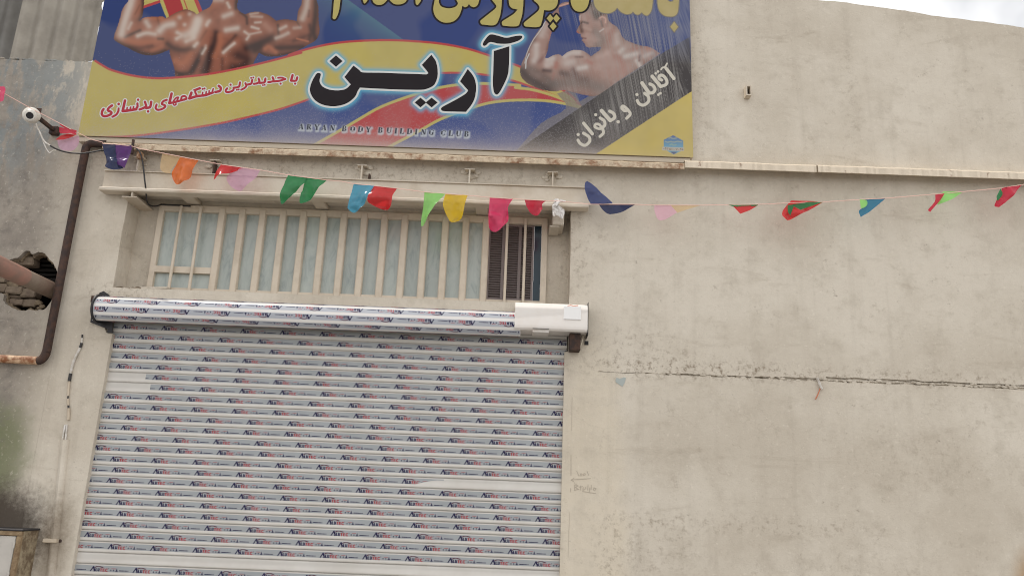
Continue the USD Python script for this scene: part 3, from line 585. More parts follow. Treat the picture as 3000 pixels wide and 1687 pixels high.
    for pts, w, col, al in [([(170, 1130), (260, 1230), (420, 1330), (560, 1390)], 110, (44, 36, 38), .95), ([(300, 1080), (500, 1200), (640, 1330)], 70, (90, 78, 74), .7), ([(220, 980), (260, 760), (340, 640)], 40, (96, 60, 54), .7), ([(400, 980), (500, 920)], 40, (110, 66, 58), .8), ([(590, 700), (540, 850)], 30, (100, 60, 54), .7), ([(620, 530), (600, 620)], 26, R2, .8),
                            ([(380, 720), (380, 880), (350, 960)], 50, H2, .7), ([(520, 420), (460, 560)], 50, H2, .5), ([(560, 940), (640, 920)], 50, H2, .75), ([(550, 1030), (620, 1000)], 50, H2, .6), ([(700, 1000), (690, 1060)], 36, R2, .8), ([(500, 1110), (600, 1120)], 34, D2, .8), ([(780, 1150), (850, 1170)], 50, D2, .75), ([(960, 1100), (1000, 1160)], 44, (86, 54, 52), .8), ([(660, 1160), (640, 1250)], 24, R2, .5),
                            ([(830, 890), (920, 840), (1050, 830)], 46, H2, .8), ([(1000, 900), (1110, 900)], 22, (96, 70, 64), .7), ([(850, 1000), (960, 980)], 60, H2, .6), ([(1050, 1080), (1160, 1060)], 44, H2, .9), ([(1180, 960), (1260, 1000)], 30, R2, .6), ([(1350, 900), (1500, 860)], 60, (176, 152, 144), .6), ([(1400, 1050), (1600, 980)], 80, (164, 140, 132), .6), ([(1700, 820), (1740, 780)], 44, H2, .8), ([(1780, 890), (1950, 850)], 44, H2, .9),
                            ([(1960, 960), (2010, 1040)], 36, H2, .9), ([(2010, 880), (2000, 960)], 22, (104, 78, 76), .8), ([(2080, 890), (2200, 830)], 36, H2, .6), ([(2100, 760), (2240, 800)], 30, (166, 116, 98), .7), ([(1860, 800), (1980, 760)], 30, R2, .4), ([(1640, 900), (1740, 1000), (1780, 1130)], 50, R2, .5), ([(1500, 1180), (1750, 1120)], 70, (156, 122, 112), .6), ([(1640, 560), (1660, 680)], 50, H2, .5), ([(1560, 500), (1540, 640)], 40, R2, .5),
                            ([(1250, 60), (1350, 60), (1440, 120)], 90, (50, 46, 46), .95), ([(1300, 200), (1330, 270)], 50, (48, 42, 42), .95), ([(1420, 180), (1380, 240)], 40, (52, 46, 46), .9), ([(1220, 100), (1150, 170)], 40, (96, 80, 74), .7), ([(1085, 375), (1110, 350), (1190, 370)], 22, (60, 46, 44), .8), ([(1090, 420), (1100, 500)], 30, (70, 50, 48), .85), ([(1110, 600), (1160, 610)], 16, (100, 62, 60), .7), ([(1300, 500), (1420, 620), (1350, 720)], 60, (112, 98, 92), .7),
                            ([(1380, 290), (1420, 270), (1470, 300), (1470, 360)], 18, (188, 150, 138), .9), ([(1400, 340), (1420, 420)], 18, (80, 60, 56), .8), ([(1380, 500), (1440, 460)], 14, H2, .8), ([(1130, 430), (1230, 470)], 30, (166, 142, 132), .6), ([(1070, 250), (1068, 320)], 10, H2, .8), ([(700, 1330), (950, 1300), (1200, 1330), (1400, 1400)], 120, (104, 96, 92), .8), ([(900, 1180), (1150, 1250)], 60, (96, 80, 76), .6), ([(215, 1080), (225, 960), (270, 850)], 8, (200, 205, 205), .9), ([(200, 1000), (240, 830), (330, 640), (440, 490), (525, 345)], 6, (196, 200, 200), .8), ([(750, 100), (880, 60)], 12, (196, 150, 136), .8), ([(1015, 500), (1050, 520)], 14, (150, 84, 64), .8)]:
        soft(zC(pts), w * k2 * (1.25 if w > 24 else 1.0), col, al * (0.92 if w > 24 else 1.0), m2)
    # --- grey wiped patch, black band and yellow corner
    wipe = inside(zF([(700, 830, 1), (830, 800), (900, 900, 1), (1600, 490, 1), (1350, 900, 1), (340, 1335, 1), (560, 1090), (780, 960)]), 3)
    blend(wipe & (m2 < 0.5), L(112, 106, 102), 0.75)
    bandb = inside(zF([(1872, 328, 1), (1610, 485, 1), (1440, 605, 1), (1210, 745, 1), (900, 955, 1), (330, 1340, 1), (300, 1400, 1), (1000, 1400, 1), (1060, 1352, 1), (1900, 805, 1)]), 1)
    blend(bandb, L(66, 62, 62))
    ang = 0.35 + 0.75 * np.clip((1990 - X) / 420, 0, 1)
    s1 = (X * np.cos(ang) - Y * np.sin(ang)); s2 = (X * np.sin(ang) + Y * np.cos(ang))
    stk = meshkit.fbm(np.stack([s1 * 0.23, s2 * 0.012, np.zeros(n)], -1), 4, 17)
    big = meshkit.fbm(np.stack([X * 0.008, Y * 0.008, np.zeros(n)], -1), 3, 23)
    region = np.clip((X - 1600) / 120, 0, 1) * np.clip((big - 0.25) * 3, 0.25, 1) * np.clip((430 - Y) / 60, 0, 1)
    blend(region * np.clip((stk - 0.42) * 4.0, 0, 1), L(146, 142, 138), 0.55)
    blend(np.clip((X - 1840) / 130, 0, 1) * np.clip((190 - Y) / 100, 0, 1) * (0.5 + 0.5 * np.clip((stk - .35) * 4, 0, 1)), L(112, 116, 136), 0.75)
    yc = inside(zF([(1900, 803, 1), (1905, 1460, 1), (940, 1460, 1), (1062, 1352, 1)]), 1)
    C[:] = np.where(yc[:, None], L(178, 160, 94) * (0.92 + 0.16 * nzy[:, None]), C)
    # --- hexagonal maker's emblem
    h = lambda p: zm(p, 1930, 380, 16.1)
    hexa = inside(h([(680, 270, 1), (1140, 520, 1), (1150, 960, 1), (700, 1180, 1), (235, 900, 1), (235, 480, 1)]), 1)
    tt = np.clip((Y - 398) / 34, 0, 1)[:, None]
    C[:] = np.where(hexa[:, None], L(78, 96, 140) * (1 - tt) + L(98, 146, 168) * tt, C)
    strip = inside(h([(170, 815, 1), (1200, 850, 1), (1190, 1025, 1), (170, 985, 1)]), 1); blend(strip, L(166, 160, 148))
    blend(inside(h([(540, 1040, 1), (900, 1050, 1), (700, 1170, 1)]), 1), L(62, 72, 110))
    for pts, wd, c in (([(480, 410), (560, 380), (640, 420), (740, 420), (840, 400)], 60, (140, 150, 140)), ([(300, 560), (420, 600), (560, 570), (720, 600), (880, 560), (1080, 590)], 50, (148, 156, 136)), ([(520, 720), (620, 690), (700, 740), (820, 720)], 50, (136, 158, 134))):
        line(h(pts), wd / 16.1, c, 0.8)
    for pts in ([(230, 905), (250, 905)], [(300, 860), (310, 940)], [(300, 860), (340, 870)], [(370, 870), (450, 880)], [(390, 880), (400, 960)], [(500, 960), (520, 880), (560, 960), (500, 960)], [(610, 880), (630, 960)], [(680, 930), (700, 930)], [(740, 935), (760, 935)], [(810, 890), (840, 960), (880, 890)], [(920, 940), (940, 940)], [(1000, 960), (1030, 890), (1060, 960)], [(1100, 900), (1140, 950), (1100, 960)]):
        line(h(pts), 24 / 16.1, (96, 84, 76), 0.9)
    # --- pale blue glow round the big word, white glow under the English line
    idx = np.nonzero((X > 870) & (X < 1580) & (Y > 80) & (Y < 350))[0]
    d = shapely.distance(unary_union(BIG_PX), shapely.points(X[idx], Y[idx]))
    gl = np.zeros(n); gl[idx] = np.exp(-(np.clip(d - 5, 0, None) / 9.0) ** 2) * 0.85
    blend(gl, L(88, 156, 182))
    idx = np.nonzero((X > 850) & (X < 1400) & (Y > 350) & (Y < 425))[0]
    d = shapely.distance(shapely.affinity.translate(LATIN_PX, 1.5, 3.0), shapely.points(X[idx], Y[idx]))
    gl = np.zeros(n); gl[idx] = np.exp(-(d / 3.6) ** 2) * 0.8
    blend(gl, L(176, 184, 190))
    # --- dust thrown up from the ledge
    hgt = W3[:, 2] - SGZ0; r = np.random.default_rng(3).random(n)
    dn = nz(0.012, seed=41)
    amt = np.exp(-hgt / (0.045 + 0.07 * dn)) * 0.8 * (0.35 + 0.65 * np.clip((X - 420) / 200, 0, 1)) * np.where(yc, 0.3, 1)
    blend(np.clip(amt, 0, 1) * (0.55 + 0.45 * r), L(178, 166, 156))
    sp = (r < 0.30 * np.exp(-hgt / 0.20)) & (Y > 150) & ~yc
    blend(sp * 1.0, L(160, 156, 158), 0.35)
    blend(np.clip((nz(0.006, seed=8) - 0.45) * 1.2, 0, 0.10), L(150, 146, 140))
    nx, nzz = GX.shape[1], GX.shape[0]
    i, j = np.meshgrid(np.arange(nzz - 1), np.arange(nx - 1), indexing='ij')
    q = np.stack([i * nx + j, i * nx + j + 1, (i + 1) * nx + j + 1, (i + 1) * nx + j], -1).reshape(-1, 4)
    return trimesh.Trimesh(W3, np.vstack([q[:, [0, 1, 2]], q[:, [0, 2, 3]]]), process=False), np.clip(C, 0, 1)

# --- the big black word
def dia(c, hw, hh): return [(c[0] - hw, c[1], 1), (c[0], c[1] - hh, 1), (c[0] + hw, c[1], 1), (c[0], c[1] + hh, 1)]
BIG = [zD(p) for p in (
    [(1955, 485, 1), (2100, 440, 1), (2095, 640), (2075, 740), (2010, 870), (1980, 895), (1955, 870), (1945, 780)],
    [(1850, 420), (1870, 380), (1920, 330), (1990, 340), (2070, 360), (2150, 345), (2210, 340), (2220, 360), (2180, 390), (2090, 415), (2000, 415), (1920, 400), (1880, 430), (1860, 436)],
    [(1708, 655, 1), (1760, 720), (1785, 800), (1780, 900), (1750, 980), (1690, 1058, 1), (1475, 1050), (1455, 1030), (1475, 1008), (1620, 930), (1690, 885), (1712, 855, 1), (1635, 770, 1)],
    [(1365, 520, 1), (1410, 590), (1425, 700), (1400, 790), (1350, 830), (1270, 850), (1000, 845), (690, 830, 1), (670, 860), (640, 920), (560, 980), (450, 1005), (340, 990), (260, 940), (220, 860), (235, 780), (280, 700), (305, 692), (322, 705), (310, 770), (340, 820), (410, 850), (500, 855), (560, 840), (605, 800, 1), (545, 730, 1), (630, 622, 1), (680, 660), (710, 685), (900, 690), (1320, 705, 1), (1335, 690), (1275, 615, 1)],
    dia((465, 580), 62, 54), dia((1262, 970), 54, 46), dia((1367, 970), 56, 46))]
BIG_PX = [Polygon(curve(p, 6, True)).buffer(0) for p in BIG]
# --- English line in a stencil face: strokes in a unit box (x, y, x, y, weight)
GL = {'A': [(.12, 0, .46, 1, .07), (.50, 1, .80, 0, .24), (.25, .30, .62, .30, .06), (0, 0, .28, 0, .07), (.58, 0, .98, 0, .07)],
      'R': [(.22, 0, .22, 1, .26), (.42, 1, .62, .95, .08), (.66, .93, .66, .58, .22), (.42, .5, .62, .52, .08), (.50, .48, .84, 0, .22), (.06, 0, .40, 0, .07), (.06, 1, .4, 1, .07)],
      'Y': [(.14, 1, .46, .45, .24), (.86, 1, .56, .5, .08), (.5, .46, .5, 0, .25), (.32, 0, .68, 0, .07), (0, 1, .32, 1, .07), (.7, 1, 1, 1, .07)],
      'N': [(.16, 0, .16, 1, .08), (.2, 1, .78, .05, .26), (.86, 0, .86, 1, .08), (.02, 0, .32, 0, .07), (.72, 1, 1, 1, .07)],
      'B': [(.2, 0, .2, 1, .26), (.42, 1, .62, .97, .08), (.66, .92, .66, .6, .22), (.42, .52, .64, .52, .08), (.70, .44, .70, .1, .24), (.42, 0, .66, .03, .08), (.04, 0, .4, 0, .07), (.04, 1, .4, 1, .07)],
      'O': [(.22, .82, .16, .5, .26), (.16, .5, .22, .18, .26), (.78, .82, .84, .5, .26), (.84, .5, .78, .18, .26), (.3, .96, .7, .96, .08), (.3, .04, .7, .04, .08)],
      'D': [(.2, 0, .2, 1, .26), (.42, 1, .66, .93, .08), (.78, .82, .82, .5, .26), (.82, .5, .78, .18, .26), (.42, 0, .66, .07, .08), (.04, 0, .4, 0, .07), (.04, 1, .4, 1, .07)],
      'U': [(.2, 1, .2, .25, .26), (.22, .2, .4, .02, .16), (.45, .01, .7, .08, .08), (.82, .15, .82, 1, .1), (.04, 1, .38, 1, .07), (.68, 1, .98, 1, .07)],
      'I': [(.5, 0, .5, 1, .27), (.3, 0, .7, 0, .07), (.3, 1, .7, 1, .07)],
      'L': [(.28, 0, .28, 1, .27), (.1, 1, .5, 1, .07), (.5, .03, .9, .03, .09), (.88, 0, .9, .3, .08), (.1, 0, .4, 0, .07)],
      'G': [(.22, .82, .16, .5, .26), (.16, .5, .22, .18, .26), (.34, .97, .72, .94, .09), (.84, .94, .84, .68, .1), (.34, .03, .66, .05, .09), (.76, .45, .76, .05, .24), (.58, .46, .95, .46, .07)],
      'C': [(.22, .82, .16, .5, .26), (.16, .5, .22, .18, .26), (.34, .97, .72, .94, .09), (.84, .94, .84, .66, .1), (.34, .03, .72, .06, .09), (.74, .08, .88, .28, .09)]}
def latin_shape():
    out = []
    for ch, xc in zip('ARYANBODYBUILDINGCLUB', (105, 217, 325, 425, 540, 712, 825, 935, 1045, 1217, 1335, 1428, 1515, 1620, 1712, 1815, 1925, 2092, 2197, 2305, 2420)):
        yb = 138 + 0.0445 * (xc - 105); hgt = 72; wd = 70
        out.append([])
        for x0, y0, x1, y1, w in GL[ch]:
            f = lambda x, y: (860 + (xc + (x - .5) * wd + (y - .5) * 8 + 2) / 4.77, 350 + (yb - y * hgt + (x - .5) * wd * 0.045) / 4.77)
            out[-1].append(LineString([f(x0, y0), f(x1, y1)]).buffer(w * wd * 1.2 / 2 / 4.77, cap_style=2))
    return [unary_union(o) for o in out]
import shapely.affinity
LATIN_CH = latin_shape(); LATIN_PX = unary_union(LATIN_CH)
def px_to_sign(gm):
    def f(a):
        return un(a[:, 0], a[:, 1], SY)[:, [0, 2]]
    return shapely.transform(gm, f)
sign = thing('shop_sign', 'wide blue and yellow gym sign with two muscular figures and black lettering', 'sign')
sm, sc = build_sign()
obj('printed_panel', sm, 'print', sign, colors=sc)
obj('backing', bx(SGX0 + .002, SGX1 - .002, SY + 0.002, -0.025, SGZ0 + .002, SGZ1 - .002), 'sign_rim', sign)
obj('frame_rail', bx(SGX0, SGX1 - 0.02, SY + 0.012, -0.001, SGZ0 - 0.045, SGZ0 - 0.001, 0.004), 'sign_rim', sign)
k_ = 0.0028
def letters(shapes, m, outline=None, mo=None, name='letter', y=0.0012):
    for gsh in shapes:
        for q in polys(gsh):
            o = obj(name, sheet(q.simplify(0.0006), SY - y), m, sign)
W_BIG = [px_to_sign(p) for p in BIG_PX]
obj('letter_outline', sheet(unary_union([p.buffer(0.0175) for p in W_BIG]), SY - 0.0006), 'letter_white', sign)
letters(W_BIG, 'letter_black')
# yellow heading along the top
T1 = lambda p: zm(p, 950, 0, 4.684)
T2 = lambda p: zm(p, 1450, 0, 4.441)
YEL = [(T1([(140, -200, 1), (135, 0), (115, 250), (135, 270), (160, 258), (200, 160), (222, 0), (226, -200, 1)]), None, 0),
       (T1([(520, -120, 1), (530, 10), (548, 52), (562, 50), (592, 10), (615, -120, 1)]), None, 0),
       (T1([(640, -120, 1), (665, 20), (700, 60), (750, 75), (810, 60), (860, 10), (880, -25, 1), (900, 10), (950, 55), (1010, 68), (1080, 55), (1130, 10), (1155, -120, 1)]), None, 0),
       (T1([(1238, -120, 1), (1255, 50), (1274, 76), (1296, 60), (1330, 0), (1345, -120, 1)]), None, 0),
       (T1([(1545, -120, 1), (1505, 60), (1497, 150), (1530, 240), (1600, 300), (1680, 318), (1770, 300), (1840, 240), (1880, 150), (1895, 85, 1), (1930, 105), (1965, 92), (1985, 60, 1), (2010, 90), (2050, 105), (2090, 90), (2115, 50), (2155, -120, 1)]), T1([(1620, -120, 1), (1575, 0), (1577, 50), (1612, 98), (1700, 120), (1790, 105), (1834, 58), (1815, 10), (1760, -120, 1)]), 0),
       (T1([(2260, -120, 1), (2300, 0), (2345, 60), (2362, 95), (2335, 135), (2150, 282), (2140, 305), (2155, 335), (2190, 345), (2340, 348), (2400, 260), (2430, 120), (2445, -120, 1)]), None, 0),
       (T2([(170, -110, 1), (185, 60), (220, 110), (295, 130, 1), (240, 190), (100, 280), (90, 310), (110, 340), (290, 345), (330, 280), (360, 160), (378, -110, 1)]), None, 0),
       (T2([(470, -110, 1), (500, 0), (560, 60), (580, 110), (550, 160), (390, 290), (375, 320), (400, 350), (570, 355), (610, 290), (640, 137, 1), (720, 140), (780, 110), (815, 50), (832, -110, 1)]), None, 0),
       (T2(dia((718, 245), 45, 54)), None, 0), (T2(dia((800, 245), 45, 54)), None, 0), (T2(dia((757, 347), 45, 54)), None, 0),
       (T2([(980, -110, 1), (990, 50), (1030, 130), (1090, 158), (1150, 150), (1200, 100), (1228, 0), (1232, -110, 1)]), None, 0),
       (T2([(1280, -110, 1), (1290, 50), (1330, 130), (1400, 170), (1480, 178), (1550, 150), (1590, 105, 1), (1640, 160), (1710, 190), (1770, 180), (1795, 155, 1), (1830, 190), (1870, 195), (1910, 165, 1), (1940, 195), (1985, 205), (2030, 150), (2050, 50), (2058, -110, 1)]), None, 1),
       (T2([(2105, -110, 1), (2120, 80), (2150, 160), (2200, 205), (2260, 220), (2330, 215), (2375, 170), (2390, 60), (2398, -110, 1)]), T2([(2238, -90, 1), (2240, 5, 1), (2275, 30), (2320, 24, 1), (2326, -90, 1)]), 1),
       (T2(dia((2332, 355), 50, 66)), None, 1)]
ys, yd = [], []
for p, hole_, dusty in YEL:
    q = Polygon(curve(p, 6, True)).buffer(0)
    if hole_: q = q.difference(Polygon(curve(hole_, 6, True)).buffer(0))
    (yd if dusty else ys).append(px_to_sign(q))
obj('letter_outline', sheet(unary_union([p.buffer(0.0165) for p in ys]), SY - 0.0006), 'letter_black', sign)
obj('letter_outline', sheet(unary_union([p.buffer(0.008) for p in yd]), SY - 0.0006), 'letter_outline_dusty', sign)
letters(ys, 'letter_yellow'); letters(yd, 'letter_yellow_dusty')
# red line along the ribbon, in strokes (points, width)
R1z = lambda p: zm(p, 280, 280, 8.05)
R2z = lambda p: zm(p, 570, 210, 8.05)
def dots(f, w, *c): return [(f, [(x, y), (x + 1, y + 1)], w) for x, y in c]
RED = [(R1z, [(390, 240), (320, 290), (290, 355), (370, 395), (365, 440), (280, 485), (190, 490), (148, 440), (160, 370), (190, 325)], 52), (R1z, [(545, 310), (535, 380), (490, 455), (400, 508)], 46), *dots(R1z, 56, (545, 205)), (R1z, [(695, 125), (640, 370)], 56),
       (R1z, [(640, 372), (780, 358), (960, 328)], 58), (R1z, [(735, 350), (748, 290)], 32), (R1z, [(810, 345), (830, 278)], 32), (R1z, [(880, 335), (900, 268)], 32), (R1z, [(955, 325), (990, 265), (988, 195)], 50), *dots(R1z, 52, (1003, 105)),
       (R1z, [(1165, 155), (1192, 255), (1120, 305), (1040, 335)], 50), (R1z, [(1185, 298), (1285, 278), (1312, 155)], 54), *dots(R1z, 54, (1240, 380)), (R1z, [(1680, 108), (1600, 140), (1565, 205), (1640, 240), (1630, 285), (1540, 335), (1455, 340), (1418, 290), (1440, 220)], 46),
       (R1z, [(1795, -40), (1740, 185)], 56), (R1z, [(1740, 188), (1950, 140), (2140, 85)], 48), (R1z, [(1840, 130), (1900, 62), (1955, 50), (1920, 120)], 34), (R1z, [(1830, 200), (1858, 235), (1900, 212), (1885, 172)], 30), (R1z, [(2015, 100), (2040, 30), (2115, 22), (2145, 75), (2090, 110)], 40),
       (R1z, [(2262, -60), (2212, 75)], 56), (R2z, [(-122, 640), (60, 585), (250, 562), (430, 500)], 54), (R2z, [(130, 402), (15, 455), (55, 575)], 44), (R2z, [(130, 378), (-30, 442)], 22), (R2z, [(185, 570), (192, 500)], 34), *dots(R2z, 42, (190, 415), (236, 404)), (R2z, [(268, 550), (276, 480)], 34), (R2z, [(338, 530), (346, 460)], 34), (R2z, [(415, 505), (440, 412)], 36),
       (R2z, [(572, 342), (618, 390), (598, 460), (490, 488)], 52), (R2z, [(770, 400), (735, 450), (760, 490), (850, 480), (915, 440), (925, 385)], 44), *dots(R2z, 48, (850, 316)), (R2z, [(920, 388), (1045, 362), (1072, 262)], 46), *dots(R2z, 40, (998, 436), (1042, 428)), (R2z, [(1200, 280), (1222, 340), (1180, 392), (1100, 435)], 42), (R2z, [(1215, 318), (1335, 290), (1360, 205)], 46), *dots(R2z, 40, (1335, 156), (1385, 146)),
       (R2z, [(1512, 172), (1530, 240), (1480, 280), (1402, 296)], 46), (R2z, [(1530, 272), (1645, 260), (1672, 172)], 48), *dots(R2z, 38, (1612, 326), (1656, 319)), (R2z, [(1842, 140), (1865, 220), (1800, 248), (1738, 256)], 46), (R2z, [(1865, 238), (1990, 226), (2140, 182)], 44), (R2z, [(1970, 152), (2060, 150), (2140, 180)], 40), *dots(R2z, 46, (2030, 290)), (R2z, [(2312, 92), (2278, 215)], 52), (R2z, [(2278, 222), (2390, 220), (2422, 142)], 46), *dots(R2z, 46, (2372, 290))]
reds = [px_to_sign(LineString(curve(f(p), 4) if len(p) > 2 else [q[:2] for q in f(p)]).buffer(w * 1.12 / 2 / 8.05)) for f, p, w in RED]
rall = unary_union(reds)
obj('letter_outline', sheet(rall.buffer(0.0085), SY - 0.0006), 'letter_white', sign)
letters([rall], 'letter_red')
# white words on the dark band
Wz = lambda p: zm(p, 1660, 160, 5.174)
WHT = [(Wz, [(1505, 212), (1560, 280), (1625, 368)], 50), (Wz, [(1432, 232), (1450, 205), (1490, 190), (1522, 140)], 26), *dots(Wz, 40, (1350, 290), (1385, 262)), (Wz, [(1440, 392), (1402, 368), (1405, 330), (1445, 318), (1492, 352), (1520, 410), (1505, 460), (1430, 488)], 46), (Wz, [(1298, 335), (1425, 488)], 54),
       (Wz, [(1262, 450), (1310, 475), (1340, 530), (1310, 580), (1250, 588)], 48), *dots(Wz, 40, (1390, 612), (1422, 590)), (Wz, [(1143, 435), (1250, 588)], 56), (Wz, [(1182, 592), (1238, 640), (1240, 715), (1170, 770), (1100, 750), (1070, 700)], 46), *dots(Wz, 48, (1065, 610)),
       (Wz, [(870, 852), (835, 815), (850, 785), (890, 805), (930, 850)], 44), (Wz, [(880, 860), (930, 850)], 40), (Wz, [(920, 830), (965, 905), (908, 970)], 44), (Wz, [(652, 862), (710, 895), (728, 958), (670, 1002)], 48), *dots(Wz, 52, (780, 1022)), (Wz, [(530, 855), (660, 1002)], 58),
       (Wz, [(508, 965), (570, 1010), (575, 1080), (510, 1125)], 46), *dots(Wz, 48, (440, 915)), (Wz, [(490, 1130), (428, 1100), (440, 1060), (490, 1062), (530, 1105)], 40), (Wz, [(540, 1110), (558, 1190), (505, 1245)], 44), (Wz, [(258, 1045), (390, 1205)], 50), (Wz, [(255, 1195), (338, 1250), (348, 1320), (280, 1380), (205, 1350), (172, 1300)], 46), *dots(Wz, 48, (175, 1215))]
whs = [px_to_sign(LineString(curve(f(p), 4) if len(p) > 2 else [q[:2] for q in f(p)]).buffer(w / 2 / 5.174)) for f, p, w in WHT]
letters([unary_union(whs)], 'letter_cream')
for ch_ in LATIN_CH:
    obj('small_letter', sheet(px_to_sign(ch_), SY - 0.0012), 'letter_grey', sign)
# ================================================================ LEDGE, BEAM AND JOISTS
def ledge_mesh(x0, x1, z0, z1, seed, y0=-0.108):
    n = max(4, int((x1 - x0) / 0.02)); xs = np.linspace(x0, x1, n)
    j = (meshkit.fbm(np.stack([xs * 22, np.full(n, seed), xs * 0], -1), 3, seed) - .5) * 0.010
    P = [(y0, 0.0), (y0, 0.80), (y0 + 0.013, 1.0), (-0.012, 1.02), (-0.001, 1.02), (-0.001, 0.86), (y0 + 0.010, 0.80), (y0 + 0.010, 0.0)]
    V = []
    for i, x in enumerate(xs):
        for a, (y, t) in enumerate(P):
            V.append((x, y + (j[i] * 0.5 if a in (0, 1, 2) else 0), z0 + t * (z1 - z0) + (j[i] if a in (1, 2) else 0)))
    m_ = len(P); F = []
    for i in range(n - 1):
        for a in range(m_):
            b = (a + 1) % m_; F.append((i * m_ + a, i * m_ + b, (i + 1) * m_ + b)); F.append((i * m_ + a, (i + 1) * m_ + b, (i + 1) * m_ + a))
    return trimesh.Trimesh(V, F, process=False)
lg = thing('steel_ledge', 'long steel drip ledge under the sign, rusty on the left and white on the right', 'ledge')
obj('ledge_section', ledge_mesh(-3.40, 1.285, 4.172, 4.226, 1), 'rusty_rail', lg, label='rusty section below the sign')
obj('ledge_section', ledge_mesh(1.29, 2.34, 4.186, 4.252, 2), 'rail_paint', lg, label='white painted section right of the sign')
obj('ledge_section', ledge_mesh(2.352, 6.6, 4.188, 4.254, 3), 'rail_paint', lg)
bm = thing('lintel_beam', 'white painted steel channel beam above the window behind the bunting', 'beam')
BX0, BX1 = -3.355, 0.545
obj('web', bx(BX0, BX1, -0.085, -0.075, 3.842, 3.983, 0.002), 'beam_paint', bm)
obj('flange', bx(BX0, BX1, -0.0985, -0.012, 3.984, 3.992, 0.002), 'beam_paint', bm)
obj('flange', bx(BX0 - 0.01, BX1 - 0.02, -0.118, -0.012, 3.812, 3.841, 0.006), 'beam_paint', bm)
for i, x in enumerate((-3.118, -2.50, -1.305, -0.435, 0.235)):
    lab = ('far left joist end beside the black cable', 'joist end behind the mauve pennant', 'joist end with an open rusty web right of the green pennants', 'joist end above the lime and yellow pennants', 'plaster-crusted joist end above the white rag')[i]
    j_ = thing('steel_joist', 'painted steel ' + lab, 'joist', 'joist ends above the lintel beam')
    obj('flange', bx(x - 0.042, x + 0.042, -0.062, -0.001, 4.122, 4.131, 0.002), 'beam_paint', j_)
    obj('web', bx(x - 0.006, x + 0.006, -0.060, -0.001, 3.993, 4.121), 'beam_paint' if i != 1 else 'rust', j_)
    if i == 2:
        obj('web', bx(x + 0.055, x + 0.067, -0.05, -0.001, 3.993, 4.06), 'rust', j_)
    cl = [sph((x + (rng.random() - .5) * 0.13, -0.006, 4.11 + (rng.random() - .5) * 0.06), 0.012 + 0.014 * rng.random(), (1.4, .5, 1), 1) for _ in range(6)]
    obj('plaster_lump', cl, 'plaster', j_)
    if i in (0,):
        obj('lower_flange', bx(x - 0.06, x + 0.06, -0.10, 0.204, 3.765, 3.773, 0.002), 'beam_paint', j_)
        obj('lower_web', bx(x + 0.012, x + 0.024, -0.10, 0.204, 3.774, 3.811), 'beam_paint', j_)
# plaster covered stubs that run back to the window under the soffit
for i, (x, w) in enumerate(((-2.72, 0.052), (-1.655, 0.05), (-0.33, 0.05))):
    o = bx(x - w, x + w, -0.010, 0.203, 3.828, 3.8608, 0.004)
    obj('soffit_rib', o, 'beam_paint', wall)
    obj('soffit_slot', bx(x - w + 0.006, x + w * 0.4, -0.0105, -0.0095, 3.842, 3.8600), 'dark', wall)
stubr = thing('plastered_bracket', 'plastered bracket block hanging below the right end of the beam', 'bracket')
obj('block', bx(0.245, 0.335, -0.05, 0.19, 3.685, 3.811, 0.008), 'plaster', stubr)
obj('foot', bx(0.222, 0.30, -0.03, 0.19, 3.672, 3.684, 0.003), 'plaster', stubr)

# ================================================================ WINDOW
WY = 0.2
win = thing('barred_window', 'wide cream window with frosted panes, thin bars and a brown louvre at its right end', 'window')
wx0, wx1, wz0, wz1 = -3.0, 0.213, 3.07, 3.816
fr = sbox(wx0, wz0, wx1, wz1)
panes = [(-2.957, -2.503, 3.289, 3.762), (-2.957, -2.503, 3.112, 3.237)]
for k in range(13):
    x = -2.445 + 0.1679 * k; panes.append((x, x + 0.1115, 3.112, 3.762))
panes.append((-0.263, 0.167, 3.112, 3.762))
fz = fr
for a, b, c, d in panes:
    fz = fz.difference(sbox(a, c, b, d))
obj('frame', extr(fz, WY - 0.022, WY + 0.05), 'frame_paint', win)
# mullions stand proud of the frame
for k in range(14):
    x0 = -2.503 if k == 0 else -2.445 + 0.1679 * (k - 1) + 0.1115
    x1 = -2.445 + 0.1679 * k if k < 13 else -0.263
    obj('mullion', bx(x0 + 0.004, x1 - 0.004, WY - 0.030, WY - 0.0225, 3.085, 3.80, 0.003), 'frame_paint', win)
for a, b, c, d in panes[:-1]:
    obj('pane', bx(a - 0.005, b + 0.005, WY + 0.012, WY + 0.018, c - 0.005, d + 0.005), 'frosted_glass', win)
for x in (-2.809, -2.645, -0.117, 0.032):
    obj('bar', bx(x - 0.011, x + 0.011, WY - 0.052, WY - 0.031, 3.078, 3.802, 0.004), 'frame_paint', win)
lv = obj('louvre', extr(sbox(-0.262, 3.113, 0.108, 3.761).difference(unary_union([sbox(-0.252 + 0.001, 3.13, -0.155, 3.745), sbox(-0.132, 3.13, -0.02, 3.745), sbox(0.004, 3.13, 0.09, 3.745)])), WY + 0.010, WY + 0.03), 'louvre_brown', win, label='brown slatted louvre behind the right hand bars')
for k in range(31):
    z = 3.132 + k * 0.0199
    s_ = [prof([(WY + 0.012, z), (WY + 0.028, z + 0.013), (WY + 0.0285, z + 0.0155), (WY + 0.0125, z + 0.003)], a, b) for a, b in ((-0.251, -0.155), (-0.132, -0.02), (0.004, 0.09))]
    obj('slat', s_, 'louvre_brown', lv)
obj('louvre_back', bx(-0.262, 0.108, WY + 0.0305, WY + 0.034, 3.113, 3.761), 'louvre_shade', win)
obj('dark_pane', bx(0.109, 0.166, WY + 0.02, WY + 0.026, 3.113, 3.761), 'teal_glass', win, label='dark open gap beside the louvre')
bits = []
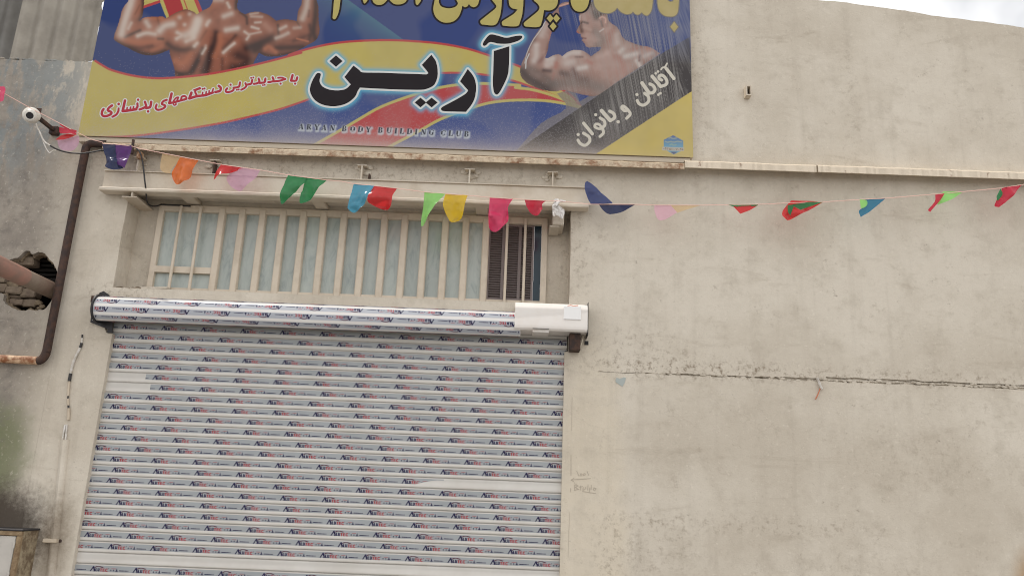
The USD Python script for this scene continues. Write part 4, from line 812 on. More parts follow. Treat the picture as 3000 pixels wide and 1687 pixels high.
for k in range(34):
    x = XL + 0.02 + 0.36 * rng.random() ** 1.3
    bits.append(sph((x, 0.03 + 0.12 * rng.random(), 3.052 + 0.012 * rng.random()), 0.008 + 0.014 * rng.random(), (1.3, 1, .8), 1))
rubp = obj('plaster_rubble', bits, 'rubble', label='crumbled plaster lying on the sill at the left of the window', cat='rubble', kind='stuff')
brk = bx(-2.98, -2.76, 0.02, 0.16, 3.052, 3.072, 0.005); brk.apply_transform(trimesh.transformations.rotation_matrix(-0.05, [0, 1, 0], [-2.9, 0, 3.05]))
obj('broken_tile', brk, 'plaster', label='broken flat plaster slab lying below the left window corner', cat='slab')

# ================================================================ ROLLER SHUTTER
sh = thing('roller_shutter', 'white roller shutter whose slats still carry printed protective film', 'shutter')
CYP = 0.04; PITCHS = 0.0771; Z0 = 2.706
# the printed mark in metres: letters navy and red under a maroon roof line
def mark(mini=True):
    s = 0.001; L_ = lambda pts, w: LineString([(a * s, b * s) for a, b in pts]).buffer(w * s / 2, cap_style=2, join_style=2)
    navy = [L_([(1, 0), (21, 33)], 6.0), L_([(19, 33), (29, 10)], 9), L_([(25, 2), (31, 2), (31, 12), (25, 10)], 6), L_([(40, 1), (40, 20)], 6), L_([(40, 2), (49, 2)], 3.5), L_([(55, 20), (55, 5), (59, 2), (64, 5), (64, 20)], 5), L_([(37, 20), (43, 20)], 2.5), L_([(52, 20), (58, 20)], 2.5)]
    red = [L_([(70, 18.5), (85, 18.5)], 4), L_([(77.5, 0), (77.5, 19)], 6), L_([(92, 0), (92, 20)], 6), L_([(92, 18.5), (103, 18.5)], 3.5), L_([(92, 10), (101, 10)], 3.5), L_([(92, 1.5), (103, 1.5)], 3.5), L_([(124, 17), (116, 19), (110, 14), (110, 6), (116, 1.5), (125, 3)], 5)]
    arc = LineString([(a * s, b * s) for a, b in ((30, 25), (40, 31), (52, 34.5), (64, 34), (76, 30), (90, 27))]).buffer(2.6 * s, cap_style=2)
    navy += [Point(0.131, 0.021).buffer(0.0022, 4)]
    for x in (148, 168): navy += [L_([(x - 3, 9), (x + 3, 9)], 5.5), L_([(x, 5), (x, 14)], 5)]
    navy += [L_([(187, 4), (190, 15), (193, 4)], 5), L_([(181, 5), (199, 5)], 2.6)]
    navy += [L_([(x, 9), (x + w, 9)], 4.6) for x, w in ((208, 14), (224, 12), (238, 9), (250, 7), (260, 6), (270, 4))]
    red += [L_([(152, 21), (182, 21)], 2.2)]
    return unary_union(navy).buffer(0.0007), unary_union(red).buffer(0.0005), arc.buffer(0.0006)
MARK = mark()
def logo_sheets(xs, zb, y, x0, x1, clip=None, flip=False):
    out = []
    for gsh in MARK:
        parts = []
        for x in xs:
            q = shapely.affinity.scale(gsh, -1, -1, origin=(0, 0)) if flip else gsh
            parts.append(shapely.affinity.translate(q, x, zb))
        u = unary_union(parts).intersection(clip if clip is not None else sbox(x0, zb - 1, x1, zb + 1))
        out.append(sheet(u.simplify(0.0004), y) if not u.is_empty else None)
    return out
INK = [alb(38, 34, 66), alb(150, 54, 60), alb(78, 36, 52)]
def film_print(sheets, parent):
    ms = [(m_, c) for m_, c in zip(sheets, INK) if m_ is not None]
    if ms:
        obj('film_lettering', [m_ for m_, _ in ms], 'print', parent, kind='stuff', colors=np.vstack([np.tile(c, (len(m_.vertices), 1)) for m_, c in ms]))
S1 = lambda x, y: (320 + x / 3.293, 820 + y / 3.293)
S3 = lambda x, y: (230 + x / 3.241, 1240 + y / 3.241)
rows = {0: S1(125, 450), 1: S1(285, 545), 2: S1(395, 640), 3: S1(130, 740), 4: S1(65, 835), 5: S1(420, 945), 6: S1(480, 1045), 7: S1(355, 1135), 8: S1(10, 1220), 9: S1(150, 1330), 10: S1(112, 1430), 11: S3(505, 145), 12: S3(535, 245), 13: S3(303, 330), 14: S3(320, 430), 15: S3(270, 535),
        16: S3(337, 635), 17: S3(360, 740), 18: S3(367, 850), 19: S3(400, 950), 20: S3(60, 1045), 21: S3(283, 1160), 23: S3(115, 1370)}
PER = 0.3075
slat_prof = [(0.0150, 0.0000), (0.0060, 0.0035), (0.0018, 0.0090), (0.0, 0.0180), (0.0, 0.0600), (0.0016, 0.0680), (0.0062, 0.0735), (0.0150, 0.0765), (0.0190, 0.0765), (0.0190, 0.0)]
SXA, SXB = SX0 - 0.02, SX1 + 0.02
for k in range(-2, 36):
    zb = Z0 - PITCHS * k
    if zb < -0.02: break
    lab = {5: 'slat with the film peeled off its left end, upper of two', 6: 'slat with the film peeled off its left end, lower of two', 14: 'slat whose film is torn away over its right half', 22: 'bare white slat without film near the bottom'}.get(k)
    t = obj('slat', prof([(CYP + y, zb + z) for y, z in slat_prof], SXA, SXB), 'shutter_white', sh, smooth=40, label=lab)
    if k == 22: continue
    f0, f1 = zb + 0.0255, zb + 0.0672
    xa, xb = SXA + 0.001, SXB - 0.001
    if k == 5: xa = un(428, 1098, CYP)[0]
    if k == 6: xa = un(441, 1130, CYP)[0]
    film = sbox(xa, f0, xb, f1)
    if k == 14:
        c = [un(x, y, CYP)[[0, 2]] for x, y in ((1215, 1427), (1238, 1420), (1262, 1414), (1300, 1411))]
        film = Polygon([(xa, f0), (c[0][0], f0), (c[1][0], f0 + 0.014), (c[2][0], f0 + 0.028), (c[3][0], f1), (xa, f1)])
    # the film follows the slat face
    fv = sheet(film.intersection(sbox(xa - 1, f0, xb + 1, zb + 0.060)), CYP - 0.0006)
    up_ = film.intersection(sbox(xa - 1, zb + 0.060, xb + 1, f1))
    b0 = up_.bounds
    fu = trimesh.Trimesh([(b0[0], CYP - 0.0006, zb + 0.060), (b0[2], CYP - 0.0006, zb + 0.060), (b0[2], CYP + 0.0010, f1), (b0[0], CYP + 0.0010, f1)], [[0, 1, 2], [0, 2, 3]], process=False)
    fo = obj('printed_film', [fv, fu], 'shutter_film', t)
    p = rows.get(k)
    ph = un(p[0], p[1], CYP)[0] if p else SXA + 0.31 * ((k * 0.37) % 1)
    n0 = int(math.floor((SXA - ph) / PER)); xs = [ph + PER * n for n in range(n0 - 1, n0 + 14)]
    sheets = logo_sheets(xs, zb + 0.0272, CYP - 0.0011, xa, xb, film.intersection(sbox(xa, f0, xb, zb + 0.0625)))
    film_print(sheets, t)
# side guides
for x0, x1 in ((SXA - 0.02, SX0 - 0.004), (SX1 + 0.004, SXB + 0.02)):
    obj('guide_rail', bx(x0, x1, 0.0385, 0.075, 0.0, 2.69), 'dark_metal', sh)
obj('backing', bx(SXA, SXB, 0.07, 0.072, 0.0, 2.9), 'dark', sh)
# the coil: nine slats round a drum
RC = 0.098; YC, ZC = -0.080, 2.858; NF = 9; A0 = math.radians(-15)
def ring(r, sub=6):
    out = []
    for f in range(NF):
        for s_ in range(sub):
            u = (s_ / sub - 0.5) * 2 * math.pi / NF
            rr = r * (0.45 + 0.55 * math.cos(math.pi / NF) / math.cos(u))
            if s_ == 0: rr -= 0.0025
            a = A0 + f * 2 * math.pi / NF + u; out.append((YC - rr * math.cos(a), ZC + rr * math.sin(a)))
    return out
XRL, XRR = -3.205, 0.02
roll = obj('coil', prof(ring(RC), XRL, XRR), 'roll_white', sh, smooth=25)
def facet_pt(f, u, r):
    rr = r * (0.45 + 0.55 * math.cos(math.pi / NF) / math.cos(u)); a = A0 + f * 2 * math.pi / NF + u
    return YC - rr * math.cos(a), ZC + rr * math.sin(a)
S1x = lambda x, y, Y: un(320 + x / 3.293, 820 + y / 3.293, Y)[0]
roll_ph = {0: S1x(380, 280, YC - RC), -1: S1x(258, 372, YC - RC * .8), 1: S1x(490, 205, YC - RC * .9)}
for f in (-2, -1, 0, 1, 2):
    us = np.linspace(-0.20, 0.24, 8); V, F = [], []
    for u in us:
        y, z = facet_pt(f, u, RC + 0.0007); V += [(XRL + 0.002, y, z), (XRR - 0.002, y, z)]
    for i in range(len(us) - 1):
        F += [(2 * i, 2 * i + 1, 2 * i + 3), (2 * i, 2 * i + 3, 2 * i + 2)]
    obj('printed_film', trimesh.Trimesh(V, F, process=False), 'roll_film', roll)
    ph = roll_ph.get(f, -3.0); n0 = int(math.floor((XRL - ph) / PER)); xs = [ph + PER * n for n in range(n0, n0 + 14)]
    wrapped = logo_sheets(xs, 0.0, 0.0, XRL + .01, XRR - .01, flip=True)
    for sn in wrapped:
        v = np.array(sn.vertices); zz = v[:, 2]          # wrap the flat print round the coil
        u = (zz + 0.0175) / RC + 0.02
        q = np.array([facet_pt(f, uu, RC + 0.0013) for uu in u])
        sn.vertices = np.stack([v[:, 0], q[:, 0], q[:, 1]], -1)
    film_print(wrapped, roll)
obj('end_disc', cyl((XRL - 0.012, YC, ZC), (XRL - 0.001, YC, ZC), RC + 0.014, 28), 'dark_metal', sh, smooth=30)
plate = Polygon([un(x, y, -0.01)[[0, 2]] for x, y in ((286, 868), (292, 858), (304, 853), (318, 862), (330, 880), (330, 975), (315, 975), (316, 964), (265, 944), (270, 915))]).buffer(0)
obj('end_bracket', extr(plate, -0.014, -0.006), 'dark_metal', sh, label='dark steel end bracket at the left of the coil')
obj('bracket_slot', extr(Polygon([un(x, y, -0.014)[[0, 2]] for x, y in ((272, 924), (276, 924), (274, 938), (270, 938))]), -0.0155, -0.0142), 'panel_white', sh)
obj('bolt_plate', bx(-3.325, -3.298, -0.01, -0.0005, 2.925, 2.975, 0.002), 'rust', sh)
# motor cover
mc = prof([(-0.192, 2.835), (-0.192, 2.958), (-0.186, 2.974), (-0.166, 3.004), (-0.150, 3.013), (-0.004, 3.013), (-0.004, 2.80), (-0.165, 2.800), (-0.182, 2.812)], -0.026, 0.520)
mcv = obj('motor_cover', mc, 'box_white', sh, smooth=28, label='white motor cover box at the right end of the coil')
pa, pb = un(1652, 896, -0.194), un(1702, 937, -0.194)
obj('access_panel', bx(pa[0], pb[0], -0.199, -0.1925, pb[2], pa[2], 0.003), 'panel_white', mcv)
obj('orange_label', extr(LineString([un(x, y, -.193)[[0, 2]] for x, y in ((1663, 896), (1672, 894), (1680, 896), (1693, 895))]).buffer(0.003), -0.1935, -0.1925), 'wire_orange', mcv)
q0, q1 = un(1560, 967, -0.17), un(1608, 975, -0.17)
obj('bottom_tab', bx(q0[0], q1[0], -0.168, -0.02, 2.786, 2.7995, 0.002), 'box_white', mcv)
obj('bottom_slot', bx(q0[0], q1[0], -0.190, -0.186, 2.806, 2.810), 'dark_metal', mcv)
obj('side_bracket', bx(0.392, 0.475, -0.12, -0.004, 2.672, 2.799, 0.002), 'rust', sh, label='dark brown bracket under the motor cover')
obj('side_plate', bx(0.523, 0.527, -0.17, -0.002, 2.775, 3.03), 'dark_metal', sh)
obj('bracket_arm', tube([(0.50, -0.06, 2.795), (0.475, -0.03, 2.70)], 0.009, 6), 'plaster', sh)
obj('bracket_hole', bx(0.515, 0.545, -0.006, -0.001, 2.735, 2.765), 'dark', sh)

# ================================================================ PIPES AND CABLES
px_ = -3.525; pts = [(px_ + 0.36, -0.045, 4.228), (px_ + 0.1, -0.05, 4.238)]
pts = [(-3.43, -0.002, 4.235), (-3.455, -0.03, 4.235)]
c1 = np.array([-3.465, -0.05, 4.235])
arc = [(-3.515 + 0.05 * math.cos(a) , -0.05, 4.185 + 0.05 * math.sin(a)) for a in np.linspace(math.pi / 2, math.pi, 6)]
low = [(-3.615 + 0.05 * math.cos(a), -0.05, 2.53 + 0.085 * math.sin(a)) for a in np.linspace(0, -math.pi / 2, 8)]
gp = thing('rusty_pipe', 'rusty brown steel pipe bending down the wall left of the window', 'pipe')
obj('vertical_run', tube([(-3.40, -0.05, 4.235), (-3.47, -0.05, 4.235)] + arc + [(-3.567, -0.05, 3.4)] + low[:2], 0.031, 14), 'rust', gp, smooth=50)
obj('bend', tube(low[1:], 0.032, 14), 'rust', gp, smooth=50)
obj('horizontal_run', tube([(-3.615, -0.05, 2.445), (-4.2, -0.05, 2.452), (-5.2, -0.05, 2.46)], 0.031, 14), 'sunlit_rust_and_wood', gp, smooth=50, label='horizontal run with sunlight put into its pale rusty colour')
fp = un(152, 850, 0.05)
fl = thing('flue_pipe', 'old pinkish pipe sticking out of the hole in the left wall', 'pipe')
obj('pipe', tube([(fp[0], 0.35, fp[2]), (fp[0], -0.34, fp[2])], 0.064, 20), 'flue', fl, smooth=50)
obj('sleeve', tube([(fp[0], -0.335, fp[2]), (fp[0] - 0.004, -0.75, fp[2] + 0.004)], 0.067, 20), 'flue_pink', fl, smooth=50)
# plastic conduit with clamp and painted cable
ct = thing('conduit', 'cream painted conduit pipe with a clamp running down beside the shutter', 'pipe')
ca, cb = un(188, 1288, -0.012), un(147, 1690, -0.012)
cxm = (ca[0] + cb[0]) / 2
obj('tube', tube([(ca[0], 0.002, ca[2]), (cxm, 0.002, (ca[2] + cb[2]) / 2), (cb[0], 0.002, cb[2]), (cb[0], 0.002, 0.0)], 0.033, 14), 'plaster', ct, smooth=50)
kz = un(145, 1583, -0.03)
cl_ = thing('pipe_clamp', 'metal strap clamp holding the conduit above the frame bottom', 'clamp')
obj('strap', bx(kz[0] - 0.045, kz[0] + 0.055, -0.046, -0.001, kz[2] - 0.014, kz[2] + 0.014, 0.006), 'cream_paint', cl_)
obj('screw', sph((kz[0] + 0.062, -0.004, kz[2]), 0.012, (1, .5, 1), 1), 'rust', cl_)
cw = thing('taped_cable', 'flaking white and black cable stub on the wall above the conduit', 'cable')
cp = [(241, 980), (238, 1009), (226, 1036), (214, 1064), (204, 1109), (200, 1150), (199, 1175), (201, 1200), (200, 1230)]
cp3 = un(*np.array(cp).T, -0.008); full = curve([(p[0], p[2]) for p in cp3], 6)
segs = [(0, 2, 'cable_black', .006), (2, 5, 'cable_white', .007), (5, 8, 'cable_black', .010), (8, 22, 'cable_white', .010), (22, 25, 'cable_black', .012), (25, 32, 'cream_paint', .008), (32, 34, 'cable_black', .006), (34, 39, 'cream_paint', .008), (39, 41, 'cable_black', .007), (41, 48, 'cream_paint', .011)]
for a, b, m_, r in segs:
    obj('cable_piece', tube([(x, -0.008, z) for x, z in full[a:b + 1]], r, 8), m_, cw, smooth=50)
for dx in (-4, 5):
    a, b = un(193 + dx * 0.6, 1243, -0.006), un(187 + dx, 1290, -0.006)
    obj('cable_piece', tube([a, b], 0.007, 8), 'cable_white', cw, smooth=50)
# meter cabinet at the lower left
cab = thing('meter_cabinet', 'wooden framed wall cabinet with a pale door at the lower left corner', 'cabinet')
cx1, cz1, cyf = -3.40, 1.231, -0.21
obj('case', [bx(cx1 - 0.02, cx1, cyf + 0.012, -0.001, 0.30, cz1 - 0.006), bx(-4.3, cx1 - 0.021, cyf + 0.03, -0.001, 0.30, cz1 - 0.012)], 'cabinet_wood', cab)
obj('top_board', bx(-4.31, cx1 + 0.008, cyf - 0.004, -0.001, cz1 - 0.005, cz1 + 0.008, 0.003), 'dark_metal', cab)
obj('frame', [bx(-4.3, cx1 + 0.002, cyf, cyf + 0.028, cz1 - 0.036, cz1 - 0.006, 0.003), bx(cx1 - 0.032, cx1 + 0.002, cyf, cyf + 0.028, 0.30, cz1 - 0.037, 0.004)], 'cabinet_rust', cab)
dr = obj('door', bx(-4.25, cx1 - 0.038, cyf + 0.006, cyf + 0.026, 0.33, cz1 - 0.040, 0.003), 'cabinet_door', cab)
for z in (1.135, 0.935, 0.62):
    obj('hinge', tube([(cx1 - 0.035, cyf - 0.004, z - 0.022), (cx1 - 0.035, cyf - 0.004, z + 0.022)], 0.0065, 8), 'cabinet_door', cab)
# small steel tube end, clip and wire on the right
ts = thing('tube_stub', 'short square steel tube end sticking out of the upper right wall', 'bracket')
obj('tube', extr(sbox(1.815, 4.87, 1.860, 4.962).difference(sbox(1.827, 4.880, 1.852, 4.952)), -0.065, -0.002), 'beam_paint', ts)
obj('bore', bx(1.826, 1.853, -0.012, -0.004, 4.879, 4.953), 'dark', ts)
cpz = thing('wall_clip', 'small white plastic clip with a red wire below the long wall joint', 'clip')
obj('clip', tube([un(2394, 1106, -0.014), un(2400, 1122, -0.018), un(2408, 1139, -0.012)], 0.010, 6), 'cable_white', cpz)
obj('wire', tube([un(2404, 1134, -0.008), un(2399, 1148, -0.010), un(2394, 1160, -0.008), un(2389, 1169, -0.006)], 0.0035, 6), 'wire_orange', cpz)
# camera on a steel bracket
BXc, BZc = -3.863, 4.347
cc = thing('security_camera', 'white eyeball security camera on a rusty arm beside the sign', 'camera')
cen = np.array([BXc + 0.004, -0.352, BZc - 0.028])
aim = O + np.array([-1.2, 0, -0.2]) - cen; aim /= np.linalg.norm(aim)
obj('ball', sph(cen, 0.058, (1, 1, 1), 3), 'camera_white', cc, smooth=True)
obj('collar', tube([cen - aim * 0.03, cen + aim * 0.0, cen + aim * 0.045, cen + aim * 0.056], [0.061, 0.063, 0.050, 0.042], 28), 'camera_white', cc, smooth=40)
obj('lens_ring', tube([cen + aim * 0.053, cen + aim * 0.066], [0.038, 0.034], 24), 'camera_white', cc, smooth=40)
obj('lens', tube([cen + aim * 0.060, cen + aim * 0.0675], [0.027, 0.026], 24), 'lens_black', cc, smooth=40)
obj('arm', bx(BXc - 0.014, BXc + 0.014, -0.31, -0.05, BZc - 0.012, BZc + 0.012), 'rust', cc)
obj('wall_block', bx(BXc - 0.035, BXc + 0.035, -0.05, -0.001, BZc - 0.035, BZc + 0.035, 0.006), 'rust', cc)
obj('back_plate', bx(BXc - 0.06, BXc + 0.05, -0.322, -0.314, BZc - 0.06, BZc + 0.05), 'rust', cc)
wr = thing('camera_cable', 'thin sagging cable from the security camera to the window, white then black', 'cable')
w9 = lambda *p: [(0 + x / 8.05, 300 + y / 8.05) for x, y in p]
z10 = lambda *p: [(280 + x / 6.586, 420 + y / 6.586) for x, y in p]
def cable(pts, ys, r, m_, name, parent):
    p = np.array(pts); Ys = np.interp(np.linspace(0, 1, len(p)), np.linspace(0, 1, len(ys)), ys)
    q = np.array([un(a[0], a[1], y) for a, y in zip(p, Ys)])
    ts_ = np.linspace(0, len(q) - 1, len(q) * 5); q2 = np.stack([np.interp(ts_, np.arange(len(q)), q[:, k]) for k in range(3)], -1)
    for _ in range(3): q2[1:-1] = (q2[:-2] + q2[2:] + 2 * q2[1:-1]) / 4
    obj(name, tube(q2, r, 7), m_, parent, smooth=True)
cable(w9((850, 500), (880, 600), (940, 700), (1000, 850), (1070, 950), (1180, 1020)), [-.33, -.28], 0.006, 'cable_white', 'white_lead', wr)
cable(w9((1180, 1020), (1300, 1090), (1450, 1150), (1650, 1195), (1900, 1210), (2150, 1180), (2400, 1130)) + z10((120, 150), (200, 118), (400, 62), (600, 42), (700, 48), (780, 85), (850, 160), (888, 260), (915, 400), (930, 520), (945, 680), (962, 820), (978, 950), (982, 1060), (990, 1130), (1020, 1180), (1075, 1212), (1180, 1215), (1255, 1185)), [-.28, -.22, -.16, -.13, -.13, -.13, .05, .165], 0.0062, 'cable_black', 'black_lead', wr)
cable(w9((940, 700), (1000, 860), (1040, 980), (1090, 1090), (1130, 1150), (1170, 1200), (1210, 1170), (1260, 1135), (1330, 1140)), [-.29, -.28], 0.0045, 'cable_white', 'loose_lead', wr)
cable(z10((1260, 1178), (1420, 1190), (1600, 1195), (1830, 1212)), [.172, .172], 0.007, 'cable_black', 'black_lead', wr)
sp = thing('steel_spike', 'thin rusty steel strap standing up beside the purple pennant', 'bracket')
a, b = un(391, 410, -.14), un(386, 452, -.14)
obj('strap', tube([a, b], 0.011, 6), 'rust', sp)
obj('wood_block', bx(b[0] + 0.015, b[0] + 0.055, -0.10, -0.05, b[2] - 0.01, b[2] + 0.045, 0.006), 'sunlit_rust_and_wood', sp)
# white rag round the right end of the beam
zr = lambda p: zm(p, 1560, 500, 5.175)
def crumpled(px, Y, seed, amp=0.03, th=0.012):
    c = curve(zr(px), 4, True); P = Polygon(un(c[:, 0], c[:, 1], Y)[:, [0, 2]]).buffer(0)
    m_ = extr(P, Y - th, Y)
    m_ = m_.subdivide_to_size(0.014)
    v = np.array(m_.vertices); q = v * 38
    m_.vertices = v + (np.stack([meshkit.fbm(q, 3, seed + s_) for s_ in (0, 10, 20)], -1) - .5) * np.array([0.012, amp * 2, 0.012])
    return m_
rg = [crumpled([(300, 560), (312, 510), (345, 470), (380, 480), (392, 520), (372, 580), (350, 640), (338, 690), (312, 690), (304, 640)], -.150, 1),
      crumpled([(372, 560), (400, 540), (440, 560), (478, 600), (486, 650), (468, 700), (448, 738), (420, 712), (380, 690), (345, 680), (352, 620)], -.138, 2),
      crumpled([(350, 500), (372, 470), (420, 452), (470, 458), (505, 470), (500, 482), (450, 478), (405, 494), (378, 530), (355, 545)], -.158, 3, 0.015, 0.016),
      crumpled([(325, 462), (360, 432), (400, 440), (395, 458), (350, 474)], -.150, 4, 0.012)]
obj('white_rag', rg, 'rag', smooth=40, label='crumpled white plastic rag tied round the right end of the beam', cat='rag')

# ================================================================ BUNTING
bt = thing('bunting', 'string of coloured plastic pennants strung across the shop front', 'bunting')
BY = lambda x: np.interp(x, [0, 150, 300, 420, 1000, 1640, 1750, 3000], [-.50, -.34, -.22, -.20, -.26, -.24, -.20, -.24])
zz1 = lambda p: zm(p, 250, 380, 2.787); zz2 = lambda p: zm(p, 950, 400, 2.897); zz4 = lambda p: zm(p, 1700, 480, 1.9815); zz9 = lambda p: zm(p, 0, 300, 8.05); zz10 = lambda p: zm(p, 280, 420, 6.586); zz0 = lambda p: zm(p, 0, 0, 2.898)
line_px = zz0([(-120, 700), (0, 775), (250, 915), (490, 1040), (640, 1120)]) + zz9([(1900, 750), (2150, 880), (2415, 940)]) + zz10([(140, 10), (380, 22), (690, 55), (850, 105), (1160, 165), (1290, 190), (1620, 255), (1844, 300)]) + zz1([(1110, 285), (1425, 330), (1660, 372), (1970, 412), (2090, 422)]) + zz2([(250, 402), (430, 420), (615, 440), (850, 472), (1030, 487), (1215, 500), (1405, 518), (1600, 530), (1880, 545), (2000, 550)]) \
    + zz4([(60, 235), (325, 236), (430, 240), (700, 241), (855, 238), (1035, 236), (1200, 228), (1410, 222), (1622, 208), (1770, 201), (2115, 172), (2220, 163), (2440, 142), (2565, 122), (2760, 90)])
lp = np.array([p[:2] for p in line_px]); l3 = np.array([un(a, b, float(BY(a))) for a, b in lp])
ts_ = np.linspace(0, len(l3) - 1, len(l3) * 4); l3 = np.stack([np.interp(ts_, np.arange(len(l3)), l3[:, k]) for k in range(3)], -1)
obj('string', tube(l3, 0.0026, 5), 'string', bt)
def pennant(px, m_, lab, fold=0.035, seed=0, dy=0.0, n=3, smooth_=True):
    c = curve(px, n, True) if smooth_ else np.array([p[:2] for p in px])
    Yb = float(BY(c[:, 0].mean())) + dy
    P = Polygon(un(c[:, 0], c[:, 1], Yb)[:, [0, 2]]).buffer(0)
    if P.geom_type != 'Polygon': P = max(P.geoms, key=lambda q: q.area)
    P = shapely.segmentize(P, 0.012); bd = np.array(P.exterior.coords)[:-1]
    x0, z0, x1, z1 = P.bounds; gx, gz = np.meshgrid(np.arange(x0, x1, 0.012), np.arange(z0, z1, 0.012)); gp_ = np.stack([gx.ravel(), gz.ravel()], -1)
    ins = shapely.contains_xy(P.buffer(-0.006), gp_[:, 0], gp_[:, 1]); A = np.vstack([bd, gp_[ins]])
    T = Delaunay(A).simplices; cen_ = A[T].mean(1); T = T[shapely.contains_xy(P, cen_[:, 0], cen_[:, 1])]
    a, b, c_ = A[T[:, 0]], A[T[:, 1]], A[T[:, 2]]
    neg = ((b - a)[:, 0] * (c_ - a)[:, 1] - (b - a)[:, 1] * (c_ - a)[:, 0]) < 0; T[neg] = T[neg][:, ::-1]
    d = np.clip((z1 - A[:, 1]) / 0.10, 0, 1.6)
    r = np.random.default_rng(seed); th = r.uniform(-0.8, 0.8); fr_ = r.uniform(18, 30)
    s_ = A[:, 0] * math.cos(th) + A[:, 1] * math.sin(th)
    y = Yb + fold * d * (np.sin(s_ * fr_ + r.uniform(0, 6)) * 0.55 + (meshkit.noise(np.stack([A[:, 0] * 14, A[:, 1] * 14, np.full(len(A), seed)], -1), seed) - .5) * 1.5) + (meshkit.fbm(np.stack([A[:, 0] * 42, A[:, 1] * 34, np.full(len(A), seed * 1.3)], -1), 2, seed + 50) - .5) * 0.016 * np.clip(d, 0.25, 1)
    obj('pennant', trimesh.Trimesh(np.stack([A[:, 0], y, A[:, 1]], -1), T, process=False), m_, bt, smooth=True, label=lab)
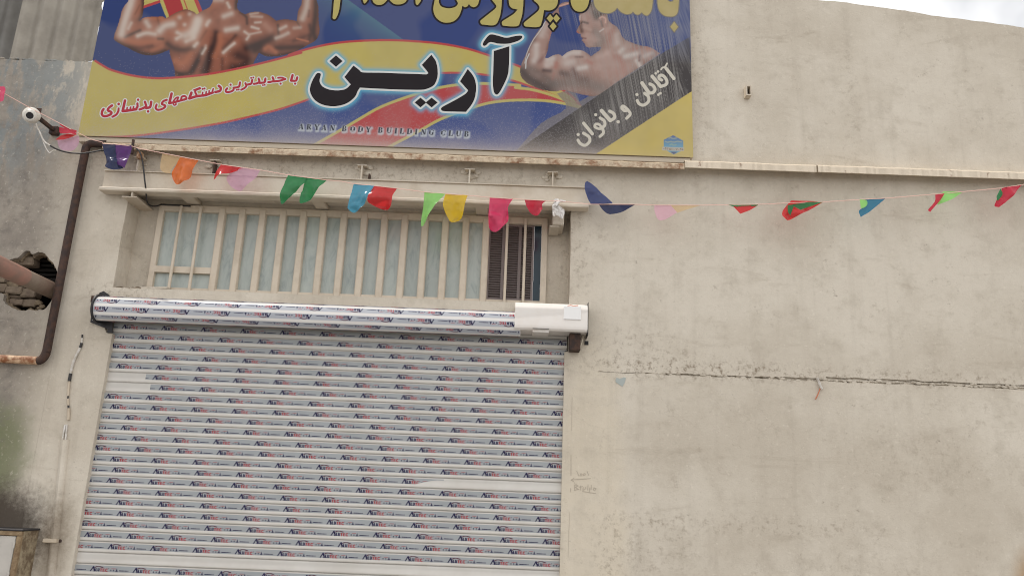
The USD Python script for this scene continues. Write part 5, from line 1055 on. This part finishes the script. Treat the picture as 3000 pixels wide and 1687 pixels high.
PEN = [
 (zz0([(-60, 725, 1), (0, 735), (40, 740), (52, 790), (40, 850), (18, 865), (-60, 850)]), 'flag_pink', 'magenta pennant cut by the left edge'),
 (zz9([(1390, 480, 1), (1640, 612), (1800, 660, 1), (1790, 700), (1690, 690), (1440, 560)]), 'flag_crimson', 'dark red folded pennant left of the sign corner', .01),
 (zz9([(1400, 575, 1), (1590, 640), (1780, 715), (1810, 772, 1), (1700, 765), (1430, 740)]), 'flag_crimson', 'shaded fold of the red pennant', .03, -0.02),
 (zz9([(1310, 890, 1), (1380, 830), (1450, 780), (1600, 752), (1795, 770, 1), (1650, 835), (1480, 882)]), 'flag_red', 'bright red fold by the security camera', .01),
 (zz9([(1340, 890, 1), (1600, 850), (1850, 785, 1), (1862, 860), (1800, 1030), (1690, 1160), (1500, 1155), (1370, 1020)]), 'flag_mauve', 'pale mauve pennant below the red one', .02, 0.02),
 (zz10([(130, 8, 1), (380, 20, 1), (400, 200), (430, 320), (540, 480, 1), (470, 522), (350, 545), (260, 510), (215, 440), (212, 300), (160, 170)]), 'flag_navy', 'navy blue pennant under the left sign corner'),
 (zz10([(370, 15, 1), (690, 50, 1), (690, 130), (600, 512, 1), (540, 480), (450, 430), (410, 280)]), 'flag_purple', 'purple pennant beside the navy one'),
 (zz1([(630, 193, 1), (780, 225, 1), (700, 330), (695, 358, 1), (640, 350), (612, 310)]), 'flag_beige', 'pale beige pennant', .015, 0.01),
 (zz1([(775, 226, 1), (922, 250, 1), (880, 330), (850, 410), (790, 462), (740, 445), (695, 370), (710, 320)]), 'flag_orange', 'bright orange pennant'),
 (zz1([(1110, 284, 1), (1290, 312, 1), (1180, 355), (1045, 408, 1), (1060, 360)]), 'flag_red', 'red pennant blown up beside the mauve one'),
 (zz1([(1210, 298, 1), (1425, 330, 1), (1385, 410), (1320, 470), (1250, 493), (1180, 455), (1148, 390), (1180, 350)]), 'flag_mauve', 'round mauve pennant', .02, 0.012),
 (zz1([(1658, 370, 1), (1830, 392, 1), (1760, 470), (1610, 608), (1590, 570), (1600, 500)]), 'flag_green', 'left of two dark green pennants', .03),
 (zz1([(1800, 393, 1), (1972, 411, 1), (1900, 490), (1765, 604), (1750, 580), (1770, 480)]), 'flag_green', 'right of two dark green pennants', .03),
 (zz2([(250, 400, 1), (425, 420, 1), (375, 520), (325, 600), (250, 636), (200, 612), (198, 570), (225, 480)]), 'flag_blue', 'light blue pennant'),
 (zz2([(412, 417, 1), (617, 440, 1), (580, 500), (568, 580), (535, 616), (450, 600), (390, 575), (370, 545), (400, 450)]), 'flag_red', 'red pennant beside the light blue one'),
 (zz2([(850, 472, 1), (1030, 486, 1), (955, 570), (830, 752), (818, 700), (840, 560)]), 'flag_lime', 'lime green pennant'),
 (zz2([(1030, 483, 1), (1217, 500, 1), (1192, 590), (1167, 690), (1080, 719), (1030, 650), (1006, 570)]), 'flag_yellow', 'yellow pennant'),
 (zz2([(1405, 516, 1), (1602, 530, 1), (1560, 600), (1563, 690), (1530, 770), (1470, 823), (1420, 805), (1394, 740)]), 'flag_pink', 'long pink pennant over the window'),
 (zz2([(1700, 537, 1), (1882, 546, 1), (1848, 575), (1850, 620), (1810, 677), (1760, 650), (1718, 595)]), 'flag_crimson', 'short crimson pennant at the right of the window'),
 (zz4([(62, 235, 1), (45, 200), (25, 150), (40, 100), (120, 165), (187, 232, 1), (120, 236)]), 'flag_blue_dark', 'navy pennant blown upwards', .02),
 (zz4([(108, 236, 1), (325, 234, 1), (235, 280), (172, 293), (130, 265)]), 'flag_navy', 'navy pennant folded under the string', .03),
 (zz4([(430, 240, 1), (525, 240, 1), (562, 284, 1), (495, 322, 1), (455, 322), (432, 275)]), 'flag_rose', 'pale pink pennant right of the beam', .02),
 (zz4([(525, 240, 1), (700, 241, 1), (562, 284, 1)]), 'flag_beige', 'thin pale beige pennant', .01),
 (zz4([(855, 236, 1), (1036, 234, 1), (1020, 246), (890, 250, 1)]), 'flag_green', 'narrow green fold on the string', .01),
 (zz4([(888, 247, 1), (1032, 240, 1), (985, 270), (930, 289, 1)]), 'flag_red', 'small red triangular fold', .015),
 (zz4([(1225, 213, 1), (1330, 216, 1), (1410, 222, 1), (1290, 290), (1200, 331), (1170, 318), (1170, 280), (1200, 240)]), 'flag_red', 'red pennant curling round a green one', .03, 0.01),
 (zz4([(1205, 240, 1), (1330, 222, 1), (1412, 222, 1), (1278, 268, 1), (1240, 247, 1), (1220, 300, 1), (1204, 280)]), 'flag_green', 'green pennant folded over the red one', .015, -0.02),
 (zz4([(1648, 208, 1), (1772, 202, 1), (1680, 278), (1632, 306, 1), (1622, 268), (1660, 245)]), 'flag_teal', 'blue pennant folded on the right half', .03),
 (zz4([(1622, 207, 1), (1662, 212), (1664, 242), (1632, 258), (1626, 230)]), 'flag_lime', 'lime edge of the folded blue pennant', .01, -0.015),
 (zz4([(2108, 160, 1), (2222, 163, 1), (2150, 210), (2080, 236, 1), (2072, 205)]), 'flag_lime', 'pale lime pennant twisted near the right edge', .02),
 (zz4([(2060, 180, 1), (2115, 172, 1), (2098, 200), (2065, 240), (2035, 278, 1), (2024, 264), (2056, 222)]), 'flag_crimson', 'crimson twisted pennant', .02, -0.015),
 (zz4([(2448, 140, 1), (2562, 124, 1), (2500, 195), (2438, 248, 1), (2415, 235), (2430, 190)]), 'flag_crimson', 'magenta pennant at the right edge', .03),
 (zz4([(2440, 144, 1), (2452, 175), (2428, 212), (2418, 190)]), 'flag_green', 'dark green edge of the magenta pennant', .01, -0.012)]
for i, pn in enumerate(PEN):
    pennant(pn[0], pn[1], pn[2], *(pn[3:4] or (.035,)), seed=i + 11, dy=(pn[4] if len(pn) > 4 else 0.0))
